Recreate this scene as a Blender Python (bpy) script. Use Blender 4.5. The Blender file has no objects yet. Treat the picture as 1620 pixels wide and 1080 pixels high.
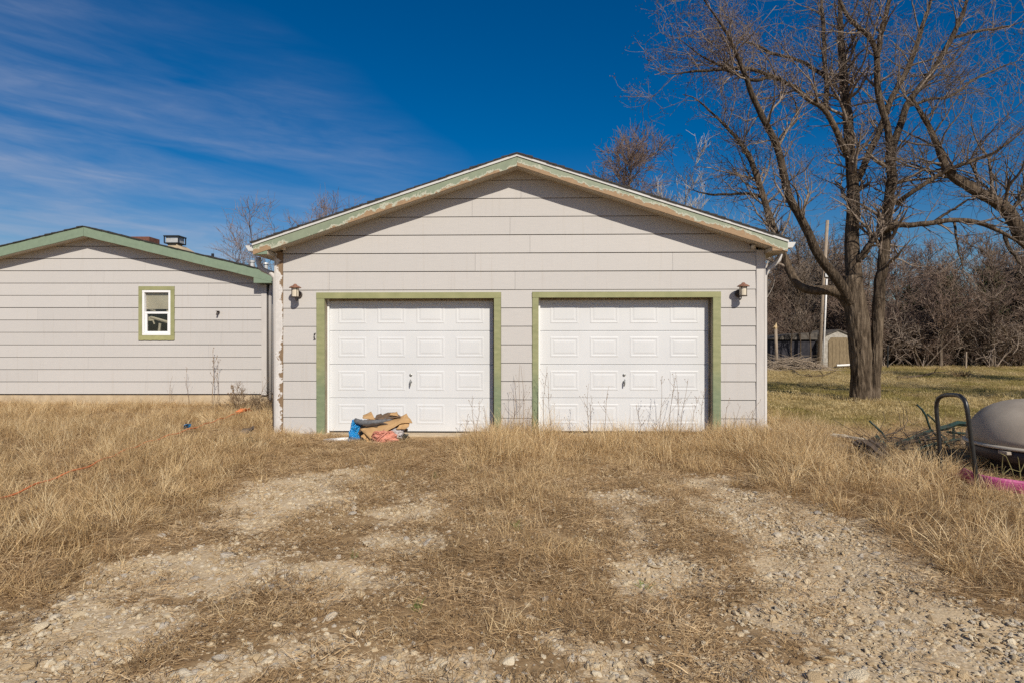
import bpy, math, random
import numpy as np
from mathutils import Vector, Matrix, noise as mnoise

random.seed(7)
RNG = np.random.default_rng(7)
SC = bpy.context.scene
C = SC.collection

# ------------------------------------------------------------------ camera, sky, sun, exposure
F = 970.0                      # focal length in photo pixels (1620 wide)
EYE = 1.5
cam_d = bpy.data.cameras.new('camera')
cam_d.lens = F / 1620 * 36.0
cam_d.sensor_width = 36.0
cam_d.clip_end = 3000
cam_d.clip_start = 0.05
cam = bpy.data.objects.new('camera', cam_d)
cam.location = (0, 0, EYE)
cam.rotation_euler = (math.radians(90), 0, 0)
C.objects.link(cam)
SC.camera = cam

SUN_DIR = Vector((0.40, -1.0, 0.80)).normalized()      # towards the sun
sun_d = bpy.data.lights.new('sun', 'SUN')
sun_d.energy = 4.5
sun_d.angle = math.radians(0.5)
sun_d.color = (1.0, 0.925, 0.80)
sun = bpy.data.objects.new('sun', sun_d)
sun.rotation_euler = (-SUN_DIR).to_track_quat('-Z', 'Y').to_euler()
sun.location = (8, -20, 16)
C.objects.link(sun)

world = bpy.data.worlds.new('World')
SC.world = world
world.use_nodes = True
wn, wl = world.node_tree.nodes, world.node_tree.links
wn.clear()
w_out = wn.new('ShaderNodeOutputWorld')
w_bg = wn.new('ShaderNodeBackground')
w_bg.inputs['Strength'].default_value = 0.078
sky = wn.new('ShaderNodeTexSky')
sky.sky_type = 'NISHITA'
sky.sun_disc = False
sky.sun_elevation = math.asin(SUN_DIR.z)
sky.sun_rotation = math.atan2(SUN_DIR.x, SUN_DIR.y)
sky.altitude = 300
sky.air_density = 1.0
sky.dust_density = 0.8
sky.ozone_density = 3.0
w_gam = wn.new('ShaderNodeHueSaturation')
w_gam.inputs['Hue'].default_value = 0.506
w_gam.inputs['Saturation'].default_value = 1.52
w_gam.inputs['Value'].default_value = 0.95
wl.new(sky.outputs[0], w_gam.inputs['Color'])
# thin wind-drawn cirrus, thicker towards the west
tc = wn.new('ShaderNodeTexCoord')
sep = wn.new('ShaderNodeSeparateXYZ')
wl.new(tc.outputs['Generated'], sep.inputs[0])


def wmath(op, a, b=None, c=None, clamp=False):
    n = wn.new('ShaderNodeMath')
    n.operation = op
    n.use_clamp = clamp
    for i, v in enumerate((a, b, c)):
        if v is None:
            continue
        if isinstance(v, (int, float)):
            n.inputs[i].default_value = v
        else:
            wl.new(v, n.inputs[i])
    return n.outputs[0]


comb = wn.new('ShaderNodeCombineXYZ')
wl.new(wmath('MULTIPLY', sep.outputs[0], 1.5), comb.inputs[0])
wl.new(wmath('MULTIPLY', sep.outputs[1], 1.5), comb.inputs[1])
wl.new(wmath('ADD', wmath('MULTIPLY', sep.outputs[2], 9.5), wmath('MULTIPLY', sep.outputs[0], 0.5)), comb.inputs[2])
cn = wn.new('ShaderNodeTexNoise')
cn.inputs['Scale'].default_value = 2.1
cn.inputs['Detail'].default_value = 9
cn.inputs['Roughness'].default_value = 0.52
cn.inputs['Distortion'].default_value = 0.9
wl.new(comb.outputs[0], cn.inputs['Vector'])
cl = wn.new('ShaderNodeTexNoise')
cl.inputs['Scale'].default_value = 2.4
cl.inputs['Detail'].default_value = 2
wl.new(tc.outputs['Generated'], cl.inputs['Vector'])
west = wmath('MULTIPLY', sep.outputs[0], -0.95)
low = wmath('MULTIPLY', sep.outputs[2], -2.1)
cov = wmath('ADD', wmath('ADD', west, low), wmath('MULTIPLY', cl.outputs[0], 0.55))
cov = wmath('ADD', cov, 0.30, clamp=True)
wisp = wmath('MULTIPLY', wmath('SUBTRACT', cn.outputs[0], 0.30), 1.9, clamp=True)
cf = wn.new('ShaderNodeTexNoise')
cf.inputs['Scale'].default_value = 7.5
cf.inputs['Detail'].default_value = 8
cf.inputs['Roughness'].default_value = 0.6
cf.inputs['Distortion'].default_value = 0.5
wl.new(comb.outputs[0], cf.inputs['Vector'])
fibre = wmath('ADD', 0.45, wmath('MULTIPLY', wmath('SUBTRACT', cf.outputs[0], 0.30), 1.9))
cmask = wmath('MULTIPLY', wmath('MULTIPLY', wmath('MULTIPLY', cov, wisp), fibre), 1.0, clamp=True)
w_mix = wn.new('ShaderNodeMix')
w_mix.data_type = 'RGBA'
wl.new(cmask, w_mix.inputs['Factor'])
wl.new(w_gam.outputs[0], w_mix.inputs['A'])
w_mix.inputs['B'].default_value = (5.6, 5.9, 7.2, 1)
wl.new(w_mix.outputs['Result'], w_bg.inputs['Color'])
wl.new(w_bg.outputs[0], w_out.inputs[0])

SC.view_settings.view_transform = 'Standard'
SC.view_settings.look = 'None'
SC.view_settings.gamma = 1.0
SC.view_settings.use_curve_mapping = False
SC.view_settings.exposure = 0.0
SC.render.engine = 'CYCLES'
SC.cycles.use_denoising = False
SC.cycles.max_bounces = 6
SC.cycles.transparent_max_bounces = 8
SC.cycles.sample_clamp_indirect = 2.0
SC.cycles.use_adaptive_sampling = False


# ------------------------------------------------------------------ helpers
def tag(o, label=None, cat=None, group=None, kind=None):
    if label:
        o['label'] = label
    if cat:
        o['category'] = cat
    if group:
        o['group'] = group
    if kind:
        o['kind'] = kind
    return o


def empty(name, loc=(0, 0, 0), rz=0.0):
    o = bpy.data.objects.new(name, None)
    o.location = loc
    o.rotation_euler = (0, 0, rz)
    o.empty_display_size = 0.2
    C.objects.link(o)
    return o


def link_mesh(name, me, mat=None, parent=None):
    o = bpy.data.objects.new(name, me)
    if mat is not None and len(me.materials) == 0:
        me.materials.append(mat)
    C.objects.link(o)
    if parent is not None:
        o.parent = parent
    return o


def mesh_np(name, V, faces4=None, faces3=None, smooth=False):
    """fast mesh from numpy arrays of quads / triangles"""
    V = np.asarray(V, np.float32).reshape(-1, 3)
    me = bpy.data.meshes.new(name)
    f4 = np.zeros((0, 4), np.int32) if faces4 is None else np.asarray(faces4, np.int32).reshape(-1, 4)
    f3 = np.zeros((0, 3), np.int32) if faces3 is None else np.asarray(faces3, np.int32).reshape(-1, 3)
    me.vertices.add(len(V))
    me.vertices.foreach_set('co', V.ravel())
    nl = f4.size + f3.size
    me.loops.add(nl)
    me.loops.foreach_set('vertex_index', np.concatenate([f4.ravel(), f3.ravel()]))
    npoly = len(f4) + len(f3)
    me.polygons.add(npoly)
    starts = np.concatenate([np.arange(len(f4)) * 4, f4.size + np.arange(len(f3)) * 3]).astype(np.int32)
    me.polygons.foreach_set('loop_start', starts)
    me.update(calc_edges=True)
    if smooth:
        me.polygons.foreach_set('use_smooth', np.ones(npoly, bool))
    me.validate()
    return me


class MB:
    """collects boxes, prisms and tubes into ONE mesh"""

    def __init__(self):
        self.v, self.f = [], []

    def add(self, verts, faces):
        b = len(self.v)
        self.v += [tuple(p) for p in verts]
        self.f += [tuple(i + b for i in f) for f in faces]

    def box(self, x0, x1, y0, y1, z0, z1, M=None):
        vs = [Vector((x, y, z)) for z in (z0, z1) for y in (y0, y1) for x in (x0, x1)]
        if M is not None:
            vs = [M @ v for v in vs]
        self.add(vs, [(0, 2, 3, 1), (4, 5, 7, 6), (0, 1, 5, 4), (2, 6, 7, 3), (0, 4, 6, 2), (1, 3, 7, 5)])
        return self

    def prism(self, poly, y0, y1):
        """polygon in x,z (counter-clockwise seen from -y) pushed from y0 (front) to y1"""
        n = len(poly)
        y0f = y0 if callable(y0) else (lambda x, z: y0)
        vs = [(x, y0f(x, z), z) for x, z in poly] + [(x, y1, z) for x, z in poly]
        fs = [tuple(range(n)), tuple(range(2 * n - 1, n - 1, -1))]
        for i in range(n):
            j = (i + 1) % n
            fs.append((i, i + n, j + n, j))
        self.add(vs, fs)
        return self

    def tube(self, pts, r, sides=8, cap=True):
        pts = [Vector(p) for p in pts]
        rs = r if isinstance(r, (list, tuple)) else [r] * len(pts)
        n = len(pts)
        vs, fs = [], []
        up = None
        for i, p in enumerate(pts):
            t = (pts[min(i + 1, n - 1)] - pts[max(i - 1, 0)]).normalized()
            if up is None:
                up = Vector((0, 0, 1)) if abs(t.z) < 0.9 else Vector((1, 0, 0))
            a = t.cross(up)
            if a.length < 1e-5:
                a = t.orthogonal()
            a.normalize()
            b = a.cross(t).normalized()
            up = b
            for k in range(sides):
                an = 2 * math.pi * k / sides
                vs.append(p + (a * math.cos(an) + b * math.sin(an)) * rs[i])
        for i in range(n - 1):
            for k in range(sides):
                k2 = (k + 1) % sides
                fs.append((i * sides + k, i * sides + k2, (i + 1) * sides + k2, (i + 1) * sides + k))
        if cap:
            fs.append(tuple(range(sides - 1, -1, -1)))
            fs.append(tuple((n - 1) * sides + k for k in range(sides)))
        self.add(vs, fs)
        return self

    def lathe(self, prof, c=(0, 0, 0), sides=16, axis='z'):
        vs, fs = [], []
        for r, h in prof:
            for k in range(sides):
                a = 2 * math.pi * k / sides
                x, y = r * math.cos(a), r * math.sin(a)
                p = (x, y, h) if axis == 'z' else (x, -h, y)
                vs.append((p[0] + c[0], p[1] + c[1], p[2] + c[2]))
        n = len(prof)
        for i in range(n - 1):
            for k in range(sides):
                k2 = (k + 1) % sides
                fs.append((i * sides + k, i * sides + k2, (i + 1) * sides + k2, (i + 1) * sides + k))
        fs.append(tuple(range(sides - 1, -1, -1)))
        fs.append(tuple((n - 1) * sides + k for k in range(sides)))
        self.add(vs, fs)
        return self

    def build(self, name, mat, parent=None, smooth=False, bevel=0.0):
        me = bpy.data.meshes.new(name)
        me.from_pydata(self.v, [], self.f)
        me.validate()
        if smooth:
            for p in me.polygons:
                p.use_smooth = True
        o = link_mesh(name, me, mat, parent)
        if bevel:
            m = o.modifiers.new('bevel', 'BEVEL')
            m.width = bevel
            m.segments = 2
            m.limit_method = 'ANGLE'
        return o


def at(px, py, Y):
    """photo pixel at distance Y in front of the camera"""
    return Vector(((px - 810) / F * Y, Y, EYE - (py - 540) / F * Y))


def gpt(px, py, z=0.0):
    return at(px, py, (EYE - z) * F / (py - 540))


def vnoise(x, y, s, seed=0):
    """smooth value noise 0..1 on arrays"""
    x = np.asarray(x, float) / s + seed * 17.31
    y = np.asarray(y, float) / s + seed * 7.77
    xi, yi = np.floor(x), np.floor(y)
    fx, fy = x - xi, y - yi
    fx, fy = fx * fx * (3 - 2 * fx), fy * fy * (3 - 2 * fy)

    def h(a, b):
        v = np.sin(a * 127.1 + b * 311.7 + seed * 74.7) * 43758.5453
        return v - np.floor(v)
    return (h(xi, yi) * (1 - fx) + h(xi + 1, yi) * fx) * (1 - fy) + (h(xi, yi + 1) * (1 - fx) + h(xi + 1, yi + 1) * fx) * fy


def sstep(a, b, x):
    t = np.clip((x - a) / (b - a), 0, 1)
    return t * t * (3 - 2 * t)


# ------------------------------------------------------------------ materials
class NT:
    def __init__(self, name):
        self.m = bpy.data.materials.new(name)
        self.m.use_nodes = True
        self.n = self.m.node_tree.nodes
        self.l = self.m.node_tree.links
        self.p = self.n['Principled BSDF']
        self.tc = self.n.new('ShaderNodeTexCoord')

    def set(self, k, v):
        s = self.p.inputs[k]
        if hasattr(v, 'is_output'):
            self.l.new(v, s)
        else:
            s.default_value = v if not isinstance(v, tuple) else (v + (1,))[:4]

    def coord(self, scale=(1, 1, 1), kind='Object', rot=(0, 0, 0)):
        mp = self.n.new('ShaderNodeMapping')
        mp.inputs['Scale'].default_value = scale
        mp.inputs['Rotation'].default_value = rot
        self.l.new(self.tc.outputs[kind], mp.inputs['Vector'])
        return mp.outputs[0]

    def noise(self, vec, scale, detail=4, rough=0.55, dist=0.0):
        t = self.n.new('ShaderNodeTexNoise')
        t.inputs['Scale'].default_value = scale
        t.inputs['Detail'].default_value = detail
        t.inputs['Roughness'].default_value = rough
        t.inputs['Distortion'].default_value = dist
        if vec is not None:
            self.l.new(vec, t.inputs['Vector'])
        return t.outputs['Fac']

    def voro(self, vec, scale, out='Distance', feature='F1'):
        t = self.n.new('ShaderNodeTexVoronoi')
        t.feature = feature
        t.inputs['Scale'].default_value = scale
        self.l.new(vec, t.inputs['Vector'])
        return t.outputs[out]

    def ramp(self, fac, stops):
        r = self.n.new('ShaderNodeValToRGB')
        el = r.color_ramp.elements
        while len(el) < len(stops):
            el.new(0.5)
        for e, (p, c) in zip(el, stops):
            e.position = p
            e.color = (c, c, c, 1) if isinstance(c, (int, float)) else tuple(c) + (1,)
        self.l.new(fac, r.inputs[0])
        return r.outputs[0]

    def mix(self, fac, a, b, mode='MIX'):
        m = self.n.new('ShaderNodeMix')
        m.data_type = 'RGBA'
        m.blend_type = mode
        for k, v in (('Factor', fac), ('A', a), ('B', b)):
            s = m.inputs[k]
            if hasattr(v, 'is_output'):
                self.l.new(v, s)
            elif isinstance(v, (int, float)):
                s.default_value = v
            else:
                s.default_value = tuple(v) + (1,)
        return m.outputs['Result']

    def math(self, op, a, b=0.0, clamp=False):
        m = self.n.new('ShaderNodeMath')
        m.operation = op
        m.use_clamp = clamp
        for i, v in enumerate((a, b)):
            if hasattr(v, 'is_output'):
                self.l.new(v, m.inputs[i])
            else:
                m.inputs[i].default_value = v
        return m.outputs[0]

    def attr(self, name, out='Fac'):
        a = self.n.new('ShaderNodeAttribute')
        a.attribute_name = name
        return a.outputs[out]

    def rand(self):
        return self.n.new('ShaderNodeObjectInfo').outputs['Random']

    def bump(self, h, strength=0.3, dist=0.01):
        b = self.n.new('ShaderNodeBump')
        b.inputs['Strength'].default_value = strength
        b.inputs['Distance'].default_value = dist
        self.l.new(h, b.inputs['Height'])
        self.l.new(b.outputs[0], self.p.inputs['Normal'])


def mat_plain(name, c1, c2, scale=6.0, rough=0.6, bump=0.15, stretch=(1, 1, 1), metal=0.0, bdist=0.004, spec=0.35):
    t = NT(name)
    v = t.coord(stretch)
    n1 = t.noise(v, scale, 6)
    t.set('Base Color', t.ramp(n1, [(0.3, c1), (0.7, c2)]))
    t.set('Roughness', rough)
    t.set('Metallic', metal)
    t.set('Specular IOR Level', spec)
    if bump:
        t.bump(t.noise(v, scale * 6, 4), bump, bdist)
    return t.m


def mat_siding(name, base):
    t = NT(name)
    b = Vector(base)
    g = t.noise(t.coord((0.5, 1, 9)), 9, 5)
    col = t.ramp(g, [(0.3, tuple(b * 0.965)), (0.7, tuple(b * 1.03))])
    blotch = t.noise(t.coord((0.7, 1, 0.9)), 1.1, 5)
    col = t.mix(t.ramp(blotch, [(0.45, 0.0), (0.75, 0.35)]), col, tuple(b * 0.93))
    streak = t.noise(t.coord((14, 1, 0.55)), 1.2, 6, 0.6)
    col = t.mix(t.ramp(streak, [(0.56, 0.0), (0.80, 0.55)]), col, (b.x * 0.83, b.y * 0.79, b.z * 0.73))
    speck = t.noise(t.coord((1, 1, 1)), 70, 3)
    col = t.mix(t.ramp(speck, [(0.66, 0.0), (0.72, 0.25)]), col, tuple(b * 0.75))
    r = t.math('MULTIPLY', t.math('SUBTRACT', t.rand(), 0.5), 0.05)
    col = t.mix(1.0, col, t.mix(0.0, (1, 1, 1), (1, 1, 1)), 'MULTIPLY')
    hs = t.n.new('ShaderNodeHueSaturation')
    t.l.new(t.math('ADD', r, 1.0), hs.inputs['Value'])
    t.l.new(col, hs.inputs['Color'])
    t.set('Base Color', hs.outputs[0])
    t.set('Roughness', 0.62)
    t.set('Specular IOR Level', 0.3)
    t.bump(t.noise(t.coord((0.35, 1, 6)), 26, 4), 0.22, 0.003)
    return t.m


def mat_peel(name, paint, wood, undercoat, amount, lowband=(0.0, 0.0), length_scale=1.0, kind='UV'):
    """old paint flaking off in patches; amount 0..1 ; patches gather along the lower edge of the board"""
    t = NT(name)
    t_uv = t.tc.outputs['UV']
    sp = t.n.new('ShaderNodeSeparateXYZ')
    t.l.new(t_uv, sp.inputs[0])
    vec = t.coord((length_scale, 1, 1), 'UV')
    big = t.noise(vec, 0.8, 3, 0.5)
    mid = t.noise(vec, 6.0, 6, 0.65)
    fine = t.noise(vec, 32.0, 4, 0.6)
    # v runs from 0 (lower edge) upward in metres
    edge = t.math('MULTIPLY', t.math('SUBTRACT', lowband[1], sp.outputs[1]), lowband[0])
    s = t.math('ADD', t.math('MULTIPLY', big, 1.5), t.math('MULTIPLY', mid, 1.05))
    s = t.math('ADD', s, t.math('MULTIPLY', fine, 0.28))
    s = t.math('ADD', s, edge)
    s = t.math('ADD', s, amount - 1.72)
    bare = t.ramp(s, [(0.10, 0.0), (0.13, 1.0)])
    under = t.ramp(s, [(0.0, 0.0), (0.02, 1.0)])
    p = Vector(paint)
    pc = t.ramp(t.noise(t.coord((1, 1, 1), 'UV'), 9, 6), [(0.3, tuple(p * 0.9)), (0.7, tuple(p * 1.08))])
    wc = t.ramp(t.noise(t.coord((0.6, 8, 1), 'UV'), 14, 6, 0.7), [(0.3, tuple(Vector(wood) * 0.6)), (0.7, tuple(Vector(wood) * 1.25))])
    col = t.mix(under, pc, undercoat)
    col = t.mix(bare, col, wc)
    t.set('Base Color', col)
    t.set('Roughness', 0.7)
    h = t.math('SUBTRACT', t.math('MULTIPLY', fine, 0.25), t.math('MULTIPLY', bare, 0.8))
    t.bump(h, 0.6, 0.004)
    return t.m


SIDING = mat_siding('greige_siding_paint', (0.52, 0.495, 0.472))
HOUSE_SIDING = mat_siding('house_siding_paint', (0.52, 0.497, 0.478))
TRIM = mat_plain('greige_trim_paint', (0.51, 0.48, 0.455), (0.57, 0.54, 0.51), 5, 0.6, 0.2, (3, 3, 0.6))
SOFFIT = mat_plain('soffit_paint', (0.42, 0.37, 0.29), (0.52, 0.47, 0.38), 3, 0.7, 0.15)
OLIVE = mat_plain('olive_trim_paint', (0.26, 0.265, 0.125), (0.34, 0.335, 0.17), 4, 0.6, 0.3, (1, 1, 1))


def mat_door():
    """factory white steel door: faint wood grain, scuffs, dried mud specks"""
    t = NT('white_door_paint')
    col = t.ramp(t.noise(t.coord((0.8, 1, 0.8)), 1.6, 5), [(0.3, (0.615, 0.62, 0.627)), (0.7, (0.675, 0.68, 0.687))])
    st = t.noise(t.coord((5, 1, 0.5)), 1.5, 6, 0.62)
    col = t.mix(t.ramp(st, [(0.60, 0.0), (0.82, 0.30)]), col, (0.54, 0.51, 0.46))
    sp = t.noise(t.coord((1, 1, 1)), 24, 5, 0.7)
    bl = t.noise(t.coord((1, 1, 1)), 1.3, 3)
    sp = t.math('ADD', sp, t.math('MULTIPLY', t.math('SUBTRACT', bl, 0.5), 0.5))
    col = t.mix(t.ramp(sp, [(0.70, 0.0), (0.78, 0.30)]), col, (0.42, 0.34, 0.25))
    t.set('Base Color', col)
    t.set('Roughness', 0.48)
    t.set('Specular IOR Level', 0.35)
    t.bump(t.noise(t.coord((0.5, 1, 14)), 12, 4), 0.06, 0.002)
    return t.m


WHITE = mat_door()
DRIP = mat_plain('white_drip_edge', (0.56, 0.55, 0.53), (0.64, 0.63, 0.61), 3, 0.4, 0.0)
VINYL = mat_plain('white_vinyl', (0.80, 0.80, 0.80), (0.84, 0.84, 0.84), 3, 0.35, 0.0)
SHINGLE = mat_plain('black_shingles', (0.025, 0.024, 0.024), (0.07, 0.065, 0.06), 40, 0.9, 0.4)
DARKWOOD = mat_plain('dark_backing_felt', (0.09, 0.08, 0.07), (0.13, 0.11, 0.10), 6, 0.9, 0.1)
CONCRETE = mat_plain('tan_concrete', (0.42, 0.33, 0.22), (0.56, 0.45, 0.31), 7, 0.9, 0.4)
RUST = mat_plain('rusted_copper', (0.16, 0.075, 0.05), (0.30, 0.15, 0.10), 30, 0.75, 0.5)
CREAM = mat_plain('frosted_cream_glass', (0.60, 0.52, 0.40), (0.72, 0.65, 0.53), 12, 0.3, 0.05)
BROWN_METAL = mat_plain('dark_bronze_metal', (0.05, 0.04, 0.035), (0.09, 0.07, 0.06), 20, 0.5, 0.1)
STEEL = mat_plain('dull_steel', (0.20, 0.20, 0.19), (0.34, 0.34, 0.33), 25, 0.45, 0.1, metal=0.6)
GALV = mat_plain('galvanised_steel', (0.45, 0.45, 0.44), (0.62, 0.62, 0.61), 9, 0.5, 0.05, metal=0.3)
BLACKPAINT = mat_plain('black_tube_paint', (0.012, 0.012, 0.013), (0.03, 0.03, 0.03), 25, 0.35, 0.1, spec=0.5)
WEATHERED = mat_plain('weathered_boards', (0.16, 0.115, 0.08), (0.32, 0.24, 0.17), 6, 0.9, 0.7, (1, 8, 8))
DARKBOARD = mat_plain('dark_rotten_boards', (0.045, 0.034, 0.028), (0.12, 0.09, 0.07), 7, 0.95, 0.8, (1, 8, 8))
PALEBOARD = mat_plain('pale_bleached_board', (0.42, 0.36, 0.27), (0.56, 0.49, 0.39), 7, 0.9, 0.5, (1, 8, 8))
GREENMETAL = mat_plain('chipped_green_metal', (0.008, 0.02, 0.016), (0.028, 0.06, 0.047), 18, 0.5, 0.4)
TANPLASTIC = mat_plain('dusty_tan_plastic', (0.29, 0.245, 0.195), (0.42, 0.36, 0.29), 3, 0.75, 0.2)
DARKPLASTIC = mat_plain('dark_brown_plastic', (0.045, 0.036, 0.038), (0.08, 0.066, 0.066), 8, 0.5, 0.2)
PINK = mat_plain('faded_pink_plastic', (0.36, 0.05, 0.17), (0.50, 0.10, 0.26), 9, 0.45, 0.5, bdist=0.02)
BLUE = mat_plain('blue_plastic_film', (0.005, 0.16, 0.48), (0.03, 0.36, 0.74), 22, 0.2, 0.9, spec=0.7, bdist=0.02)
CARDBOARD = mat_plain('brown_cardboard', (0.40, 0.235, 0.105), (0.54, 0.34, 0.16), 7, 0.85, 0.4, bdist=0.01)
DARKCARD = mat_plain('wet_dark_cardboard', (0.10, 0.065, 0.04), (0.20, 0.13, 0.08), 9, 0.85, 0.4)
GREYFOAM = mat_plain('grey_foam', (0.09, 0.09, 0.095), (0.17, 0.17, 0.175), 25, 0.7, 0.6)
ORANGE = mat_plain('orange_cord_rubber', (0.62, 0.17, 0.05), (0.75, 0.26, 0.10), 15, 0.5, 0.1)
ORANGENET = mat_plain('salmon_net_plastic', (0.62, 0.22, 0.15), (0.78, 0.36, 0.26), 25, 0.5, 0.7, bdist=0.02)
CLEARBAG = mat_plain('milky_plastic_bag', (0.42, 0.38, 0.37), (0.60, 0.55, 0.54), 18, 0.3, 0.8, bdist=0.02)
BOTTLE = mat_plain('dark_bottle_plastic', (0.03, 0.028, 0.02), (0.08, 0.07, 0.05), 10, 0.25, 0.1, spec=0.6)
WHITEPIPE = mat_plain('white_pvc', (0.68, 0.66, 0.63), (0.80, 0.78, 0.75), 10, 0.4, 0.1)
REDBROWN = mat_plain('red_brown_brick', (0.12, 0.05, 0.035), (0.23, 0.10, 0.07), 15, 0.9, 0.5)
POLEWOOD = mat_plain('bleached_pole_wood', (0.24, 0.185, 0.135), (0.40, 0.32, 0.24), 5, 0.9, 0.6, (8, 8, 1))
STUMPWOOD = mat_plain('fresh_broken_wood', (0.50, 0.36, 0.19), (0.62, 0.47, 0.28), 8, 0.9, 0.4, (6, 6, 1))
SHEDROOF = mat_plain('old_shed_roof', (0.055, 0.048, 0.042), (0.15, 0.13, 0.11), 5, 0.9, 0.4)
SHEDWALL = mat_plain('dark_shed_wall', (0.018, 0.018, 0.026), (0.045, 0.042, 0.05), 6, 0.9, 0.2)
SHEDWHITE = mat_plain('peeling_white_shed_paint', (0.26, 0.235, 0.20), (0.50, 0.465, 0.41), 6, 0.8, 0.3)
SHEDDOOR = mat_plain('bare_plywood', (0.15, 0.11, 0.065), (0.29, 0.22, 0.13), 5, 0.85, 0.3, (6, 1, 1))
PEELTRIM = mat_peel('peeling_corner_trim', (0.60, 0.57, 0.54), (0.25, 0.165, 0.095), (0.66, 0.63, 0.60), 0.40, (2.2, 0.045), 1.0)
GREENF = mat_peel('sage_fascia_paint', (0.235, 0.275, 0.190), (0.36, 0.235, 0.13), (0.46, 0.46, 0.36), 0.19, (3.2, 0.09))
GREENF_PEEL = mat_peel('sage_fascia_paint_peeling', (0.28, 0.315, 0.225), (0.36, 0.235, 0.13), (0.46, 0.46, 0.36), 0.30, (4.2, 0.09))
GREENH = mat_peel('sage_house_fascia', (0.20, 0.265, 0.185), (0.38, 0.25, 0.13), (0.40, 0.42, 0.32), -0.3, (0.0, 0.0))


def mat_glass():
    """thin clear pane: see-through with a fresnel reflection"""
    t = NT('window_glass')
    tr = t.n.new('ShaderNodeBsdfTransparent')
    tr.inputs['Color'].default_value = (0.89, 0.88, 0.86, 1)
    gl_ = t.n.new('ShaderNodeBsdfGlossy')
    gl_.inputs['Roughness'].default_value = 0.02
    fr = t.n.new('ShaderNodeLayerWeight')
    fr.inputs['Blend'].default_value = 0.5
    fac = t.math('ADD', 0.06, t.math('MULTIPLY', t.math('POWER', fr.outputs['Facing'], 4.0), 0.7))
    mx = t.n.new('ShaderNodeMixShader')
    t.l.new(fac, mx.inputs[0])
    t.l.new(tr.outputs[0], mx.inputs[1])
    t.l.new(gl_.outputs[0], mx.inputs[2])
    t.l.new(mx.outputs[0], t.n['Material Output'].inputs['Surface'])
    return t.m


GLASS = mat_glass()


def mat_jamb():
    """olive boards whose lower ends were repainted a cooler green"""
    t = NT('olive_jamb_paint')
    sp = t.n.new('ShaderNodeSeparateXYZ')
    t.l.new(t.tc.outputs['Object'], sp.inputs[0])
    n = t.noise(t.coord((2, 2, 6)), 3, 5)
    olive = t.ramp(n, [(0.3, (0.24, 0.25, 0.12)), (0.7, (0.32, 0.32, 0.165))])
    green = t.ramp(n, [(0.3, (0.165, 0.205, 0.115)), (0.7, (0.235, 0.275, 0.16))])
    h = t.math('ADD', sp.outputs[2], t.math('MULTIPLY', t.noise(t.coord((4, 4, 2)), 2, 3), 0.5))
    m = t.ramp(h, [(0.30, 1.0), (0.42, 0.0)])
    # ramp works on 0..1: scale metres down
    t.l.new(t.math('MULTIPLY', h, 0.31), m.node.inputs[0])
    t.set('Base Color', t.mix(m, olive, green))
    t.set('Roughness', 0.65)
    t.bump(t.noise(t.coord((6, 6, 1)), 20, 4), 0.25, 0.003)
    return t.m


JAMB = mat_jamb()
JAMBSIDE = mat_plain('aged_jamb_side', (0.20, 0.16, 0.10), (0.38, 0.33, 0.24), 5, 0.8, 0.4, (3, 3, 0.8))


def uv_board(name, p0, p1, h, y0, y1, mat, parent, drop0=0.0, drop1=0.0):
    """sloping board in the x,z plane: its lower edge runs p0 -> p1, h tall (vertical cut); uv in metres"""
    N = 24
    vs, fs, uv = [], [], []
    L = math.hypot(p1[0] - p0[0], p1[1] - p0[1])
    for i in range(N + 1):
        s = i / N
        x, z = p0[0] + (p1[0] - p0[0]) * s, p0[1] + (p1[1] - p0[1]) * s
        wob = 0.004 * math.sin(s * 23 + p0[0]) + 0.003 * math.sin(s * 51)
        vs += [(x, y0, z + wob * 0.6), (x, y0, z + h), (x, y1, z + h), (x, y1, z + wob * 0.6)]
    ring = [(0, 1), (1, 2), (2, 3), (3, 0)]
    vv = [0.0, h, h + (y1 - y0), -(y1 - y0)]
    for i in range(N):
        a, b = i * 4, i * 4 + 4
        for j, k in ring:
            fs.append((a + j, b + j, b + k, a + k))
            va, vb = {(0, 1): (0, h), (1, 2): (h, h + .03), (2, 3): (h, 0), (3, 0): (0.0, 0.0)}[(j, k)]
            u0, u1 = i / N * L, (i + 1) / N * L
            uv += [(u0, va), (u1, va), (u1, vb), (u0, vb)]
    fs.append((0, 3, 2, 1)[::-1])
    uv += [(0, h)] * 4
    e = N * 4
    fs.append((e, e + 1, e + 2, e + 3)[::-1])
    uv += [(L, h)] * 4
    me = bpy.data.meshes.new(name)
    me.from_pydata(vs, [], fs)
    ul = me.uv_layers.new(name='UVMap')
    off = RNG.random() * 40
    for i, c in enumerate(uv):
        ul.data[i].uv = (c[0] + off, c[1])
    o = link_mesh(name, me, mat, parent)
    import bmesh
    bm = bmesh.new()
    bm.from_mesh(me)
    bmesh.ops.recalc_face_normals(bm, faces=bm.faces)
    bm.to_mesh(me)
    bm.free()
    return o


def clip_poly(poly, f):
    """keep the part of the polygon where f(x,z) >= 0 (f is linear)"""
    out = []
    n = len(poly)
    for i in range(n):
        a, b = poly[i], poly[(i + 1) % n]
        fa, fb = f(*a), f(*b)
        if fa >= 0:
            out.append(a)
        if fa * fb < 0:
            s = fa / (fa - fb)
            out.append((a[0] + (b[0] - a[0]) * s, a[1] + (b[1] - a[1]) * s))
    return out


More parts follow.
